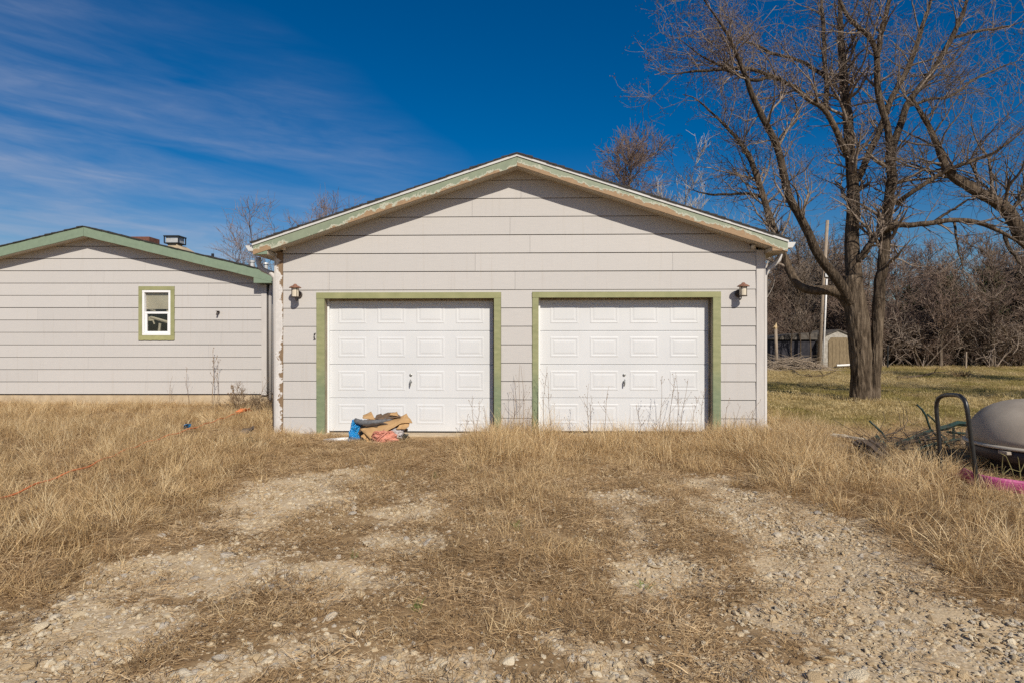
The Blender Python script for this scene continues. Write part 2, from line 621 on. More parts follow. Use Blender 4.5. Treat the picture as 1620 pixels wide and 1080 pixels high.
def siding_course(parent, mat, x0, x1, z0, z1, clips, joints, gap=0.010, y_bot=-0.016, y_top=-0.004):
    z0 += random.uniform(-0.0025, 0.0025)
    xs = [x0] + sorted(j for j in joints if x0 + 0.2 < j < x1 - 0.2) + [x1]
    for a, b in zip(xs[:-1], xs[1:]):
        g0 = 0.0014 if a != x0 else 0
        g1 = 0.0014 if b != x1 else 0
        poly = [(a + g0, z0 + gap), (b - g1, z0 + gap), (b - g1, z1), (a + g0, z1)]
        for f in clips:
            poly = clip_poly(poly, f)
            if len(poly) < 3:
                break
        if len(poly) < 3:
            continue
        jit = random.uniform(-0.0012, 0.0012)
        m = MB()
        m.prism(poly, lambda x, z: y_bot + jit + (y_top - y_bot) * (z - z0) / (z1 - z0), 0.02)
        m.build('siding_board', mat, parent)


# ------------------------------------------------------------------ the garage
YAW = math.radians(1.6)
cs, sn = math.cos(YAW), math.sin(YAW)
garage = empty('garage', (0, 10, 0), -YAW)
tag(garage, 'greige sided gable garage with two white doors and peeling sage green fascia', 'garage')


def gu(px, py, y=0.0):
    k = (px - 810) / F
    u = (k * (10 + y * cs) - y * sn) / (cs + k * sn)
    t = 10 - u * sn + y * cs
    return u, EYE - (py - 540) / F * t


FY = -0.34
gl, gr_, ga = gu(400, 387, FY), gu(1246.5, 381.5, FY), gu(818, 246, FY)      # top edge of the green fascia
TH = 0.165                                                                   # fascia height
slopeL = (ga[1] - gl[1]) / (ga[0] - gl[0])
slopeR = (ga[1] - gr_[1]) / (gr_[0] - ga[0])
G_DEPTH = 7.2


def roofL(x):
    return ga[1] - (ga[0] - x) * slopeL


def roofR(x):
    return ga[1] - (x - ga[0]) * slopeR


uL, uR = gu(437, 500)[0], gu(1208, 500)[0]
uLt, uRt = gu(448.5, 500)[0], gu(1195.5, 500)[0]
# core walls behind the boards (side and back walls are plain panels)
m = MB()
zt = lambda x: min(roofL(x), roofR(x)) - TH - 0.02
dL0, dL1 = gu(510, 600)[0], gu(784, 600)[0]
dR0, dR1 = gu(850, 600)[0], gu(1132, 600)[0]
dtop = gu(822, 470)[1]
m.box(uL, dL0, 0.022, 0.12, -0.1, zt(uL))
m.box(dL1, dR0, 0.022, 0.12, -0.1, dtop + 0.6)
m.box(dR1, uR, 0.022, 0.12, -0.1, zt(uR))
m.prism([(dL0, dtop), (dL1, dtop), (dL1, zt(dL1)), (dL0, zt(dL0))], 0.022, 0.12)
m.prism([(dR0, dtop), (dR1, dtop), (dR1, zt(dR1)), (dR0, zt(dR0))], 0.022, 0.12)
m.prism([(dL1, dtop + 0.6), (dR0, dtop + 0.6), (dR0, zt(dR0)), (ga[0], zt(ga[0])), (dL1, zt(dL1))], 0.022, 0.12)
m.build('sheathing', DARKWOOD, garage)
m = MB()
m.box(uL, uL + 0.1, 0.12, G_DEPTH, -0.1, zt(uL))
m.box(uR - 0.1, uR, 0.12, G_DEPTH, -0.1, zt(uR))
m.prism([(uL + 0.1, -0.1), (uR - 0.1, -0.1), (uR - 0.1, zt(uR)), (ga[0], zt(ga[0])), (uL + 0.1, zt(uL))], G_DEPTH - 0.1, G_DEPTH)
m.build('wall', SIDING, garage)

clips = [lambda x, z: roofL(x) - TH + 0.02 - z, lambda x, z: roofR(x) - TH + 0.02 - z]
frame_l0, frame_l1 = gu(500.5, 600, -0.02)[0], gu(792.5, 600, -0.02)[0]
frame_r0, frame_r1 = gu(842, 600, -0.02)[0], gu(1140.5, 600, -0.02)[0]
head_top = gu(822, 462.3, -0.02)[1]
zc = [gu(822, 459 + 28.85 * k)[1] for k in range(-7, 10)]
for k in range(len(zc) - 1):
    z1, z0 = zc[k], zc[k + 1]
    if z0 > head_top - 0.06:
        if z0 > 2.9:
            j = [ga[0] + random.uniform(-0.8, 0.8)]
        else:
            j = [(-0.6, 0.05, 0.12, -1.9, 0.1)[k % 5], (2.6, -3.0, 3.1, 2.1, -2.5)[k % 5]]
        siding_course(garage, SIDING, uLt, uRt, z0, z1, clips, j)
    elif z1 > head_top:
        for a, b in ((uLt, frame_l0 - 0.003), (frame_l1 + 0.003, frame_r0 - 0.003), (frame_r1 + 0.003, uRt)):
            siding_course(garage, SIDING, a, b, z0, z1, clips, [])
        # the sliver above the door heads
        for a, b in ((frame_l0 - 0.003, frame_l1 + 0.003), (frame_r0 - 0.003, frame_r1 + 0.003)):
            siding_course(garage, SIDING, a, b, head_top + 0.003, z1, clips, [], 0.0, -0.005, -0.004)
    else:
        for a, b in ((uLt, frame_l0 - 0.003), (frame_l1 + 0.003, frame_r0 - 0.003), (frame_r1 + 0.003, uRt)):
            siding_course(garage, SIDING, a, b, max(z0, -0.05), z1, clips, [])

# corner boards
o = uv_board('corner_board', (0, 0), (3.03, 0), uLt - uL - 0.003, -0.028, 0.02, PEELTRIM, garage)
o.matrix_local = Matrix.Translation((uLt - 0.002, 0, -0.06)) @ Matrix(((0, 0, -1, 0), (0, 1, 0, 0), (1, 0, 0, 0), (0, 0, 0, 1)))
tag(o, 'left corner board with its paint flaking off to brown wood')
MB().box(uRt + 0.003, uR, -0.028, 0.02, -0.06, 2.97).build('corner_board', TRIM, garage, bevel=0.003)
MB().box(uL - 0.022, uL - 0.002, -0.028, 0.10, -0.06, 2.90).build('corner_board', TRIM, garage, bevel=0.003)
MB().box(uR + 0.002, uR + 0.022, -0.028, 0.10, -0.06, 2.90).build('corner_board', TRIM, garage, bevel=0.003)

# roof: two slabs, fascia boards, drip edges, shingle courses
xe0, xe1 = gl[0], gr_[0]
MB().prism([(xe0 + 0.02, roofL(xe0 + 0.02) - TH + 0.012), (ga[0], ga[1] - TH + 0.012), (ga[0], ga[1] - 0.002), (xe0 + 0.02, roofL(xe0 + 0.02) - 0.002)], FY + 0.032, G_DEPTH + 0.3).build('roof', SOFFIT, garage)
MB().prism([(ga[0] + 0.001, ga[1] - TH + 0.012), (xe1 - 0.02, roofR(xe1 - 0.02) - TH + 0.012), (xe1 - 0.02, roofR(xe1 - 0.02) - 0.002), (ga[0] + 0.001, ga[1] - 0.002)], FY + 0.032, G_DEPTH + 0.3).build('roof', SOFFIT, garage)
uv_board('fascia_board', (xe0, gl[1] - TH), (ga[0] - 0.002, ga[1] - TH), TH, FY, FY + 0.03, GREENF, garage)
o = uv_board('fascia_board', (ga[0] + 0.002, ga[1] - TH), (xe1, gr_[1] - TH), TH, FY, FY + 0.03, GREENF_PEEL, garage)
tag(o, 'right hand fascia board with long strips of paint peeled to bare wood')
for (xa, xb, rf, nm) in ((xe0 - 0.01, ga[0], roofL, 'l'), (ga[0], xe1 + 0.01, roofR, 'r')):
    MB().prism([(xa, rf(xa) - 0.016), (xb, rf(xb) - 0.016), (xb, rf(xb) + 0.026), (xa, rf(xa) + 0.026)], FY - 0.016, FY - 0.002).build('drip_edge', DRIP, garage)
    m = MB()
    n = 34
    for i in range(n):                                   # overlapping courses, lower edge proud
        s0, s1 = i / n, (i + 1.25) / n
        if nm == 'l':
            x_lo, x_hi = xa - 0.02 + (xb - xa + 0.02) * s0, min(xa - 0.02 + (xb - xa + 0.02) * s1, xb)
        else:
            x_lo, x_hi = xb + 0.02 - (xb - xa + 0.02) * s0, max(xb + 0.02 - (xb - xa + 0.02) * s1, xa)
        th = random.uniform(0.020, 0.036)
        a_, b_ = (x_lo, x_hi) if x_lo < x_hi else (x_hi, x_lo)
        hi_a = th if a_ == x_lo else 0.012
        hi_b = th if b_ == x_lo else 0.012
        m.prism([(a_, rf(a_) + 0.027), (b_, rf(b_) + 0.027), (b_, rf(b_) + 0.027 + hi_b), (a_, rf(a_) + 0.027 + hi_a)],
                FY - 0.028 - random.uniform(0, 0.012), G_DEPTH + 0.32)
    o = m.build('shingles', SHINGLE, garage)
    o['kind'] = 'stuff'
# boxed eaves with horizontal soffit, gutters, downspouts
zb = gu(415, 402.5, FY)[1]
xi0 = uL - 0.004
MB().prism([(xe0 + 0.012, zb), (xi0, zb), (xi0, roofL(xi0) - TH - 0.004), (xe0 + 0.012, roofL(xe0 + 0.012) - TH - 0.004)], FY + 0.02, G_DEPTH + 0.28).build('eave_box', SOFFIT, garage, bevel=0.004)
MB().prism([(xe0 + 0.014, zb + 0.004), (xi0 - 0.006, zb + 0.004), (xi0 - 0.006, roofL(xi0 - 0.006) - TH - 0.004), (xe0 + 0.014, roofL(xe0 + 0.014) - TH - 0.004)], FY + 0.006, FY + 0.018).build('eave_end', GREENH, garage)
zb2 = gu(1225, 397, FY)[1]
xi1 = uR + 0.004
MB().prism([(xi1, zb2), (xe1 - 0.012, zb2), (xe1 - 0.012, roofR(xe1 - 0.012) - TH - 0.004), (xi1, roofR(xi1) - TH - 0.004)], FY + 0.02, G_DEPTH + 0.28).build('eave_box', SOFFIT, garage, bevel=0.004)
MB().prism([(xi1 + 0.006, zb2 + 0.004), (xe1 - 0.014, zb2 + 0.004), (xe1 - 0.014, roofR(xe1 - 0.014) - TH - 0.004), (xi1 + 0.006, roofR(xi1 + 0.006) - TH - 0.004)], FY + 0.006, FY + 0.018).build('eave_end', GREENF, garage)
for x, s, zt_ in ((xe0 - 0.002, -1, gl[1] - 0.012), (xe1 + 0.002, 1, gr_[1] - 0.012)):
    prof = [(x, zt_ - 0.088), (x + s * 0.085, zt_ - 0.088), (x + s * 0.128, zt_ - 0.02), (x + s * 0.135, zt_), (x, zt_)]
    if s < 0:
        prof = prof[::-1]
    MB().prism(prof, FY + 0.03, G_DEPTH + 0.2).build('gutter', DRIP, garage, bevel=0.003)


def garage_pt(px, py, y):
    u, z = gu(px, py, y)
    return (u, y, z)


xd = uL - 0.062
p = [(gu(409, 402, 0.1)[0], 0.10, zb + 0.01), (gu(409, 402, 0.1)[0] + 0.005, 0.10, zb - 0.10), (gu(415, 402, 0.1)[0], 0.10, zb - 0.19),
     (xd - 0.06, 0.10, zb - 0.26), (xd, 0.10, zb - 0.33), (xd, 0.10, zb - 0.45), (xd, 0.10, 0.02)]
MB().tube(p, [0.042, 0.042, 0.042, 0.042, 0.04, 0.038, 0.038], 8).build('downspout', TRIM, garage, smooth=True)
xd = uR + 0.060
p = [(gu(1234, 402, 0.1)[0], 0.10, zb2 + 0.01), (gu(1232, 402, 0.1)[0], 0.10, zb2 - 0.08), (gu(1224, 402, 0.1)[0], 0.10, zb2 - 0.16),
     (xd + 0.04, 0.10, zb2 - 0.25), (xd, 0.10, zb2 - 0.33), (xd, 0.10, zb2 - 0.45), (xd, 0.10, 0.16), (xd + 0.03, 0.02, 0.09), (xd + 0.07, -0.08, 0.05)]
MB().tube(p, [0.042, 0.042, 0.042, 0.042, 0.04, 0.034, 0.034, 0.036, 0.04], 8).build('downspout', TRIM, garage, smooth=True)


def garage_door(pxc, f0, f1, label):
    """sectional door with 16 raised panels, framed by olive boards"""
    Y = 0.17
    uc = gu(pxc, 600, Y)[0]
    W = 2.80
    z_bot = gu(pxc, 681.6, Y)[1]
    hsec = (gu(pxc, 523.2, Y)[1] - z_bot) / 3.0
    root = bpy.data.objects.new('garage_door', None)
    C.objects.link(root)
    root.parent = garage
    root.location = (uc, Y, z_bot)
    root['label'] = label
    for s in range(4):
        z0, z1 = s * hsec, (s + 1) * hsec
        mm = MB()
        # tongue and groove joint: the section is stepped back along its upper edge
        mm.box(-W / 2, W / 2, 0, 0.04, z0 + 0.0035, z1 - 0.012)
        mm.box(-W / 2, W / 2, 0.008, 0.036, z1 - 0.012, z1 - 0.001)
        mm.build('door_section', WHITE, root, bevel=0.002)
        for c in range(4):
            cx = (c - 1.5) * 0.656
            x0, x1 = cx - 0.238, cx + 0.238
            a0, a1 = z0 + 0.118, z0 + 0.118 + 0.335
            rings = [(0.0, 0.001), (0.014, -0.004), (0.028, -0.0045), (0.044, -0.001), (0.054, -0.001), (0.080, -0.005)]
            vs, fs = [], []
            for d, y in rings:
                vs += [(x0 + d, y, a0 + d), (x1 - d, y, a0 + d), (x1 - d, y, a1 - d), (x0 + d, y, a1 - d)]
            for i in range(len(rings) - 1):
                for k in range(4):
                    k2 = (k + 1) % 4
                    fs.append((i * 4 + k, i * 4 + k2, i * 4 + 4 + k2, i * 4 + 4 + k))
            e = (len(rings) - 1) * 4
            fs.append((e, e + 1, e + 2, e + 3))
            pm = MB()
            pm.add(vs, fs)
            pm.build('raised_panel', WHITE, root)
    hz = gu(pxc, 592.5, Y)[1] - z_bot
    mm = MB()
    mm.lathe([(0.024, 0), (0.024, 0.008), (0.012, 0.014), (0.010, 0.02)], (0, -0.001, hz), 14, 'y')
    mm.build('lock', STEEL, root)
    hz = gu(pxc, 604.5, Y)[1] - z_bot
    mm = MB()
    mm.lathe([(0.020, 0), (0.020, 0.006), (0.010, 0.012), (0.009, 0.045)], (0, -0.001, hz + 0.01), 12, 'y')
    mm.tube([(0.006, -0.045, hz + 0.055), (0.0, -0.052, hz + 0.02), (0.0, -0.052, hz - 0.02), (-0.006, -0.045, hz - 0.06)], [0.008, 0.013, 0.013, 0.008], 8)
    mm.build('handle', STEEL, root, smooth=True)
    mm = MB()
    mm.box(-W / 2 + 0.02, W / 2 - 0.02, 0.004, 0.03, -0.022, 0.003)
    mm.build('bottom_seal', BLACKPAINT, root)
    # frame boards on the wall, reveal boards, stop strips
    jl, jr = gu(513.2 if pxc < 810 else 852, 600, -0.02)[0], gu(781.5 if pxc < 810 else 1128, 600, -0.02)[0]
    hb = gu(pxc, 472.2 if pxc < 810 else 470.8, -0.02)[1]
    MB().box(f0, f1, -0.03, 0.02, hb, head_top).build('frame_head', OLIVE, garage, bevel=0.003)
    MB().box(f0 + 0.002, jl, -0.028, 0.02, -0.03, hb - 0.002).build('frame_jamb', JAMB, garage, bevel=0.003)
    MB().box(jr, f1 - 0.002, -0.028, 0.02, -0.03, hb - 0.002).build('frame_jamb', JAMB, garage, bevel=0.003)
    MB().box(jl - 0.02, jl - 0.001, 0.022, 0.30, -0.03, hb + 0.02).build('reveal_board', JAMBSIDE, garage)
    MB().box(jr + 0.001, jr + 0.02, 0.022, 0.30, -0.03, hb + 0.02).build('reveal_board', JAMBSIDE, garage)
    MB().box(jl, jr, 0.022, 0.30, hb + 0.004, hb + 0.024).build('reveal_board', JAMBSIDE, garage)
    MB().box(jl + 0.001, jl + 0.03, 0.125, 0.162, -0.02, hb).build('stop_strip', VINYL, garage)
    MB().box(jr - 0.025, jr - 0.001, 0.125, 0.162, -0.02, hb).build('stop_strip', JAMBSIDE, garage)
    MB().box(jl + 0.027, jr - 0.026, 0.130, 0.162, hb - 0.03, hb).build('stop_strip', JAMBSIDE, garage)


garage_door(650, frame_l0, frame_l1, 'left garage door with junk piled against it')
garage_door(987.3, frame_r0, frame_r1, 'right garage door with tall weeds along its foot')
# floor slab edge under the doors
MB().box(uL + 0.15, uR - 0.1, -0.14, G_DEPTH - 0.2, -0.12, -0.012).build('floor_slab', CONCRETE, garage, bevel=0.01)
# bent hook beside the left frame, nail at the peak
u_, z_ = gu(498.8, 532, -0.02)
m = MB()
m.tube([(u_, -0.016, z_ + 0.05), (u_ - 0.012, -0.05, z_ + 0.03), (u_ + 0.008, -0.06, z_ + 0.015)], 0.008, 6)
m.tube([(u_, -0.016, z_ - 0.05), (u_ - 0.014, -0.05, z_ - 0.03), (u_ + 0.006, -0.06, z_ - 0.012)], 0.008, 6)
m.build('latch_hook', BLACKPAINT, garage)


def lantern(px, py, label, turn):
    """wall lantern: round back plate, curved arm, cream glass body, rusted flared roof"""
    u, z = gu(px, py, -0.02)
    w = garage.matrix_basis @ Vector((u, -0.015, z))
    L = empty('wall_lantern', w, -YAW)
    tag(L, label, 'lantern', 'lanterns either side of the garage doors')
    mm = MB()
    mm.lathe([(0.062, 0.0), (0.062, 0.012), (0.045, 0.024), (0.015, 0.03)], (0, 0, -0.03), 18, 'y')
    mm.build('back_plate', BROWN_METAL, L, smooth=False)
    mm = MB()
    pts = []
    for i in range(13):
        a = i / 12 * math.pi * 1.25
        pts.append((0, -0.02 - 0.075 * (1 - math.cos(a)) * 0.8, -0.05 - 0.085 * math.sin(a)))
    mm.tube(pts, 0.009, 7)
    mm.build('arm', BROWN_METAL, L, smooth=True)
    yb = -0.155
    t = turn
    mm = MB()
    mm.lathe([(0.050, -0.075), (0.054, -0.07), (0.054, 0.065), (0.05, 0.07)], (t, yb, 0.0), 14)
    mm.build('glass_body', CREAM, L, smooth=False)
    mm = MB()
    for k in range(4):
        a = math.pi / 4 + k * math.pi / 2
        x, y = t + 0.06 * math.cos(a), yb + 0.06 * math.sin(a)
        mm.tube([(x, y, -0.082), (x, y, 0.075)], 0.005, 5)
    mm.lathe([(0.064, -0.088), (0.066, -0.08), (0.05, -0.076)], (t, yb, 0), 14)
    mm.build('cage', BROWN_METAL, L)
    mm = MB()
    mm.lathe([(0.098, 0.068), (0.096, 0.076), (0.06, 0.098), (0.035, 0.108), (0.022, 0.128), (0.008, 0.134)], (t * 1.2, yb, 0), 14)
    mm.build('roof_cap', RUST, L)
    return L


lantern(472.5, 463.5, 'rusty capped wall lantern left of the junk-blocked garage door', 0.0)
lantern(1168.5, 461.5, 'rusty capped wall lantern between the right garage door and the big bare tree', 0.02)


def eave_light(px, py, label):
    u, z = gu(px, py, -0.12)
    w = garage.matrix_basis @ Vector((u, -0.10, z))
    L = empty('flood_light', w, -YAW)
    tag(L, label, 'flood light', 'small flood lights under the garage eaves')
    mm = MB()
    mm.tube([(0, 0.09, 0.05), (0, 0.03, 0.045), (0, 0, 0.02)], [0.03, 0.02, 0.026], 8)
    mm.build('socket', BROWN_METAL, L, smooth=True)
    mm = MB()
    mm.lathe([(0.008, -0.03), (0.03, -0.025), (0.036, 0.0), (0.026, 0.03)], (0, -0.012, 0), 12)
    mm.build('bulb', CREAM, L, smooth=True)


eave_light(448.5, 393, 'small flood light tucked under the left end of the garage eave')
eave_light(1192, 390.5, 'small flood light tucked under the right end of the garage eave')

# ------------------------------------------------------------------ the house
HY = 14.7
house = empty('house', (0, HY, 0))
tag(house, 'low greige sided house with green fascia and one small white window', 'house')


def hu(px, py, y=0.0):
    p = at(px, py, HY + y)
    return p.x, p.z


HFY = -0.32
ha, hr = hu(132, 358.5, HFY), hu(430, 430.5, HFY)
hs_ = (ha[1] - hr[1]) / (hr[0] - ha[0])
hlx = 2 * ha[0] - hr[0]
HTH = 0.225
H_DEPTH = 9.0
hroof = lambda x: ha[1] - abs(x - ha[0]) * hs_
hx1 = hu(422.2, 500)[0]
hx1t = hu(414, 500)[0]
hx0 = 2 * ha[0] - hx1
hzt = lambda x: hroof(x) - HTH - 0.01
zf = hu(200, 623.5)[1]
ox0, ox1 = hu(228, 500)[0], hu(266.5, 500)[0]              # the window opening
oz1, oz0 = hu(250, 462)[1], hu(250, 527.5)[1]
m = MB()
m.prism([(hx0, zf), (ox0, zf), (ox0, hzt(ox0)), (ha[0], hzt(ha[0])), (hx0, hzt(hx0))], 0.022, 0.14)
m.prism([(ox1, zf), (hx1, zf), (hx1, hzt(hx1)), (ox1, hzt(ox1))], 0.022, 0.14)
m.prism([(ox0, zf), (ox1, zf), (ox1, oz0), (ox0, oz0)], 0.022, 0.14)
m.prism([(ox0, oz1), (ox1, oz1), (ox1, hzt(ox1)), (ox0, hzt(ox0))], 0.022, 0.14)
m.build('sheathing', DARKWOOD, house)
m = MB()
m.box(hx0, hx0 + 0.14, 0.14, H_DEPTH, zf, hzt(hx0))
m.box(hx1 - 0.14, hx1, 0.14, H_DEPTH, zf, hzt(hx1))
m.prism([(hx0 + 0.14, zf), (hx1 - 0.14, zf), (hx1 - 0.14, hzt(hx1)), (ha[0], hzt(ha[0])), (hx0 + 0.14, hzt(hx0))], H_DEPTH - 0.14, H_DEPTH)
m.build('wall', HOUSE_SIDING, house)
MB().box(hx0 + 0.03, hx1 - 0.02, 0.03, H_DEPTH - 0.03, -0.1, zf - 0.004).build('foundation', CONCRETE, house)
hclips = [lambda x, z: (ha[1] - (x - ha[0]) * hs_) - HTH + 0.02 - z, lambda x, z: (ha[1] + (x - ha[0]) * hs_) - HTH + 0.02 - z]
wx0, wx1 = hu(219.3, 500, -0.02)[0], hu(275.8, 500, -0.02)[0]
wz1, wz0 = hu(250, 453.2, -0.02)[1], hu(250, 538, -0.02)[1]
hz_ = [hu(200, 390.6 + 19.37 * k)[1] for k in range(-1, 13)]
for k in range(len(hz_) - 1):
    z1, z0 = hz_[k], hz_[k + 1]
    j = [hu((140, 60, 230, 165, 330)[k % 5], 500)[0], hu((-180, -120, -60, 350, -200)[k % 5], 500)[0]]
    cuts = [(hx0, hx1t - 0.0, z0, z1)]
    if z0 < wz1 and z1 > wz0:
        cuts = [(hx0, wx0 - 0.003, z0, z1), (wx1 + 0.003, hx1t, z0, z1)]
        if z1 > wz1 > z0:
            cuts.append((wx0 - 0.003, wx1 + 0.003, wz1 + 0.003, z1))
        if z1 > wz0 > z0:
            cuts.append((wx0 - 0.003, wx1 + 0.003, z0, wz0 - 0.003))
    for a, b, c0, c1 in cuts:
        siding_course(house, HOUSE_SIDING, a, b, c0, c1, hclips, j if b - a > 2 else [], 0.013 if c0 == z0 else 0.0)
MB().box(hx1t + 0.003, hx1, -0.028, 0.02, zf - 0.01, hroof(hx1) - HTH - 0.10).build('corner_board', TRIM, house, bevel=0.003)
MB().prism([(hlx + 0.02, hroof(hlx + 0.02) - HTH + 0.012), (ha[0], ha[1] - HTH + 0.012), (ha[0], ha[1] - 0.002), (hlx + 0.02, hroof(hlx + 0.02) - 0.002)], HFY + 0.032, H_DEPTH + 0.3).build('roof', SOFFIT, house)
MB().prism([(ha[0] + 0.001, ha[1] - HTH + 0.012), (hr[0] - 0.02, hroof(hr[0] - 0.02) - HTH + 0.012), (hr[0] - 0.02, hroof(hr[0] - 0.02) - 0.002), (ha[0] + 0.001, ha[1] - 0.002)], HFY + 0.032, H_DEPTH + 0.3).build('roof', SOFFIT, house)
uv_board('fascia_board', (hlx, hroof(hlx) - HTH), (ha[0] - 0.003, ha[1] - HTH), HTH, HFY, HFY + 0.03, GREENH, house)
uv_board('fascia_board', (ha[0] + 0.003, ha[1] - HTH), (hr[0], hr[1] - HTH), HTH, HFY, HFY + 0.03, GREENH, house)
for sgn in (-1, 1):
    m = MB()
    n = 30
    xo = hr[0] + 0.05 if sgn > 0 else hlx - 0.05
    for i in range(n):
        xa = xo + (ha[0] - xo) * i / n
        xb = xo + (ha[0] - xo) * min(1.0, (i + 1.25) / n)
        th = random.uniform(0.018, 0.034)
        q = [(xa, hroof(xa) + 0.001), (xb, hroof(xb) + 0.001), (xb, hroof(xb) + 0.014), (xa, hroof(xa) + th)]
        if sgn > 0:
            q = q[::-1]
        m.prism(q, HFY - 0.02 - random.uniform(0, 0.015), H_DEPTH + 0.32)
    o = m.build('shingles', SHINGLE, house)
    o['kind'] = 'stuff'
xi = hx1 + 0.004
zb3 = hroof(hr[0]) - HTH - 0.03
MB().prism([(hx1t - 0.06, zb3 - 0.0), (hr[0] - 0.012, zb3), (hr[0] - 0.012, hroof(hr[0] - 0.012) - HTH - 0.003), (hx1t - 0.06, hroof(hx1t - 0.06) - HTH - 0.003)], HFY + 0.004, H_DEPTH + 0.28).build('eave_box', GREENH, house)
zt_ = hr[1] - 0.02
MB().prism([(hr[0] + 0.002, zt_ - 0.10), (hr[0] + 0.09, zt_ - 0.10), (hr[0] + 0.13, zt_), (hr[0] + 0.002, zt_)], HFY + 0.05, H_DEPTH + 0.2).build('gutter', DRIP, house)
MB().tube([(hx1 + 0.12, -0.0, zb3 + 0.02), (hx1 + 0.10, 0.0, zb3 - 0.10), (hx1 + 0.055, 0.06, zb3 - 0.22), (hx1 + 0.055, 0.06, 0.1)], 0.042, 8).build('downspout', TRIM, house, smooth=True)
# window
win = bpy.data.objects.new('window', None)
C.objects.link(win)
win.parent = house
fx0, fx1 = hu(224.7, 500, -0.02)[0], hu(269.9, 500, -0.02)[0]
fz1, fz0 = hu(250, 459.2, -0.02)[1], hu(250, 530.6, -0.02)[1]
OLIVE_WORN = mat_peel('olive_casing_worn', (0.35, 0.34, 0.16), (0.14, 0.07, 0.04), (0.40, 0.38, 0.22), 0.03)
for (a, b, c, d, mt) in ((wx0, wx1, fz1, wz1, OLIVE), (wx0, fx0, fz0, fz1 - 0.002, OLIVE), (fx1, wx1, fz0, fz1 - 0.002, OLIVE)):
    MB().box(a, b, -0.032, 0.02, c, d).build('casing', mt, win, bevel=0.003)
o = uv_board('sill', (wx0, wz0), (wx1, wz0), fz0 - wz0 - 0.002, -0.034, 0.02, OLIVE_WORN, win)
m = MB()
fw = 0.055
m.box(fx0 + 0.002, fx1 - 0.002, -0.024, 0.08, fz1 - fw, fz1 - 0.002)
m.box(fx0 + 0.002, fx1 - 0.002, -0.024, 0.08, fz0 + 0.002, fz0 + fw)
m.box(fx0 + 0.002, fx0 + fw, -0.022, 0.08, fz0 + fw, fz1 - fw)
m.box(fx1 - fw, fx1 - 0.002, -0.022, 0.08, fz0 + fw, fz1 - fw)
m.build('window_frame', VINYL, win, bevel=0.004)
zm = hu(250, 494.8, -0.02)[1]
m = MB()
gx0, gx1 = fx0 + fw, fx1 - fw
m.box(gx0 + 0.002, gx1 - 0.002, 0.00, 0.05, zm - 0.026, zm + 0.026)
m.box(gx0 + 0.002, gx0 + 0.05, 0.005, 0.05, fz0 + fw + 0.045, zm - 0.026)
m.box(gx1 - 0.035, gx1 - 0.002, 0.005, 0.05, fz0 + fw + 0.045, zm - 0.026)
m.box(gx0 + 0.002, gx1 - 0.002, 0.003, 0.05, fz0 + fw + 0.002, fz0 + fw + 0.045)
m.build('sash', VINYL, win, bevel=0.003)
MB().box(gx0 + 0.05, gx1 - 0.036, 0.025, 0.030, fz0 + fw + 0.045, zm - 0.026).build('pane', GLASS, win)
MB().box(gx0 + 0.002, gx1 - 0.002, 0.055, 0.060, zm + 0.026, fz1 - fw).build('pane', GLASS, win)
BLIND = mat_plain('dusty_window_blind', (0.47, 0.45, 0.355), (0.57, 0.55, 0.445), 3, 0.8, 0.1)
m = MB()
m.box(gx0 + 0.002, gx1 - 0.002, 0.064, 0.074, zm + 0.09, fz1 - fw)
m.build('blind', BLIND, win)
m = MB()
m.box(gx0 + 0.02, gx0 + 0.16, 0.09, 0.11, zm - 0.19, zm - 0.08)
m.tube([(gx0 + 0.08, 0.10, zm - 0.10), (gx1 - 0.02, 0.12, zm - 0.24)], 0.035, 6)
m.tube([(gx0 + 0.20, 0.11, zm + 0.05), (gx0 + 0.02, 0.10, zm + 0.10)], 0.025, 6)
m.tube([(gx1 - 0.04, 0.11, zm - 0.08), (gx1 - 0.10, 0.11, zm + 0.08)], 0.022, 6)
m.tube([(gx0 + 0.30, 0.115, zm - 0.25), (gx0 + 0.27, 0.115, zm - 0.50)], 0.03, 6)
m.tube([(gx0 + 0.13, 0.105, zm - 0.17), (gx0 + 0.17, 0.105, zm - 0.27)], 0.018, 6)
m.build('broken_slat', BLIND, win)
u_, z_ = hu(346, 495, -0.02)
m = MB()
m.tube([(u_, -0.016, z_ + 0.015), (u_, -0.07, z_ + 0.012), (u_ - 0.01, -0.10, z_ - 0.05)], [0.028, 0.024, 0.02], 8)
m.lathe([(0.042, 0), (0.042, 0.012)], (u_ + 0.005, -0.085, z_ + 0.03), 10)
m.build('hose_tap', BROWN_METAL, house)
# things standing on the house roof
x, y = at(228, 380, HY + 2.2).x, 2.2
MB().box(x - 0.26, x + 0.26, y - 0.2, y + 0.3, hroof(x) - 0.2, at(228, 374.5, HY + 2).z).build('chimney', REDBROWN, house, bevel=0.01)
x, y = at(277, 380, HY + 2.0).x, 2.0
zt1 = at(277, 374.5, HY + 2.0).z
m = MB()
m.box(x - 0.21, x + 0.21, y - 0.2, y + 0.2, zt1 - 0.03, zt1)
m.box(x - 0.20, x + 0.20, y - 0.19, y + 0.19, zt1 - 0.215, zt1 - 0.19)
for sx in (-1, 1):
    for sy in (-1, 1):
        m.box(x + sx * 0.19 - 0.012, x + sx * 0.19 + 0.012, y + sy * 0.18 - 0.012, y + sy * 0.18 + 0.012, zt1 - 0.19, zt1 - 0.03)
cap = m.build('vent_cap', BLACKPAINT, house)
m = MB()
m.box(x - 0.165, x + 0.165, y - 0.15, y + 0.15, zt1 - 0.188, zt1 - 0.032)
m.build('mesh_screen', GALV, cap)
m = MB()
m.box(x - 0.13, x + 0.13, y - 0.13, y + 0.13, hroof(x) - 0.1, zt1 - 0.216)
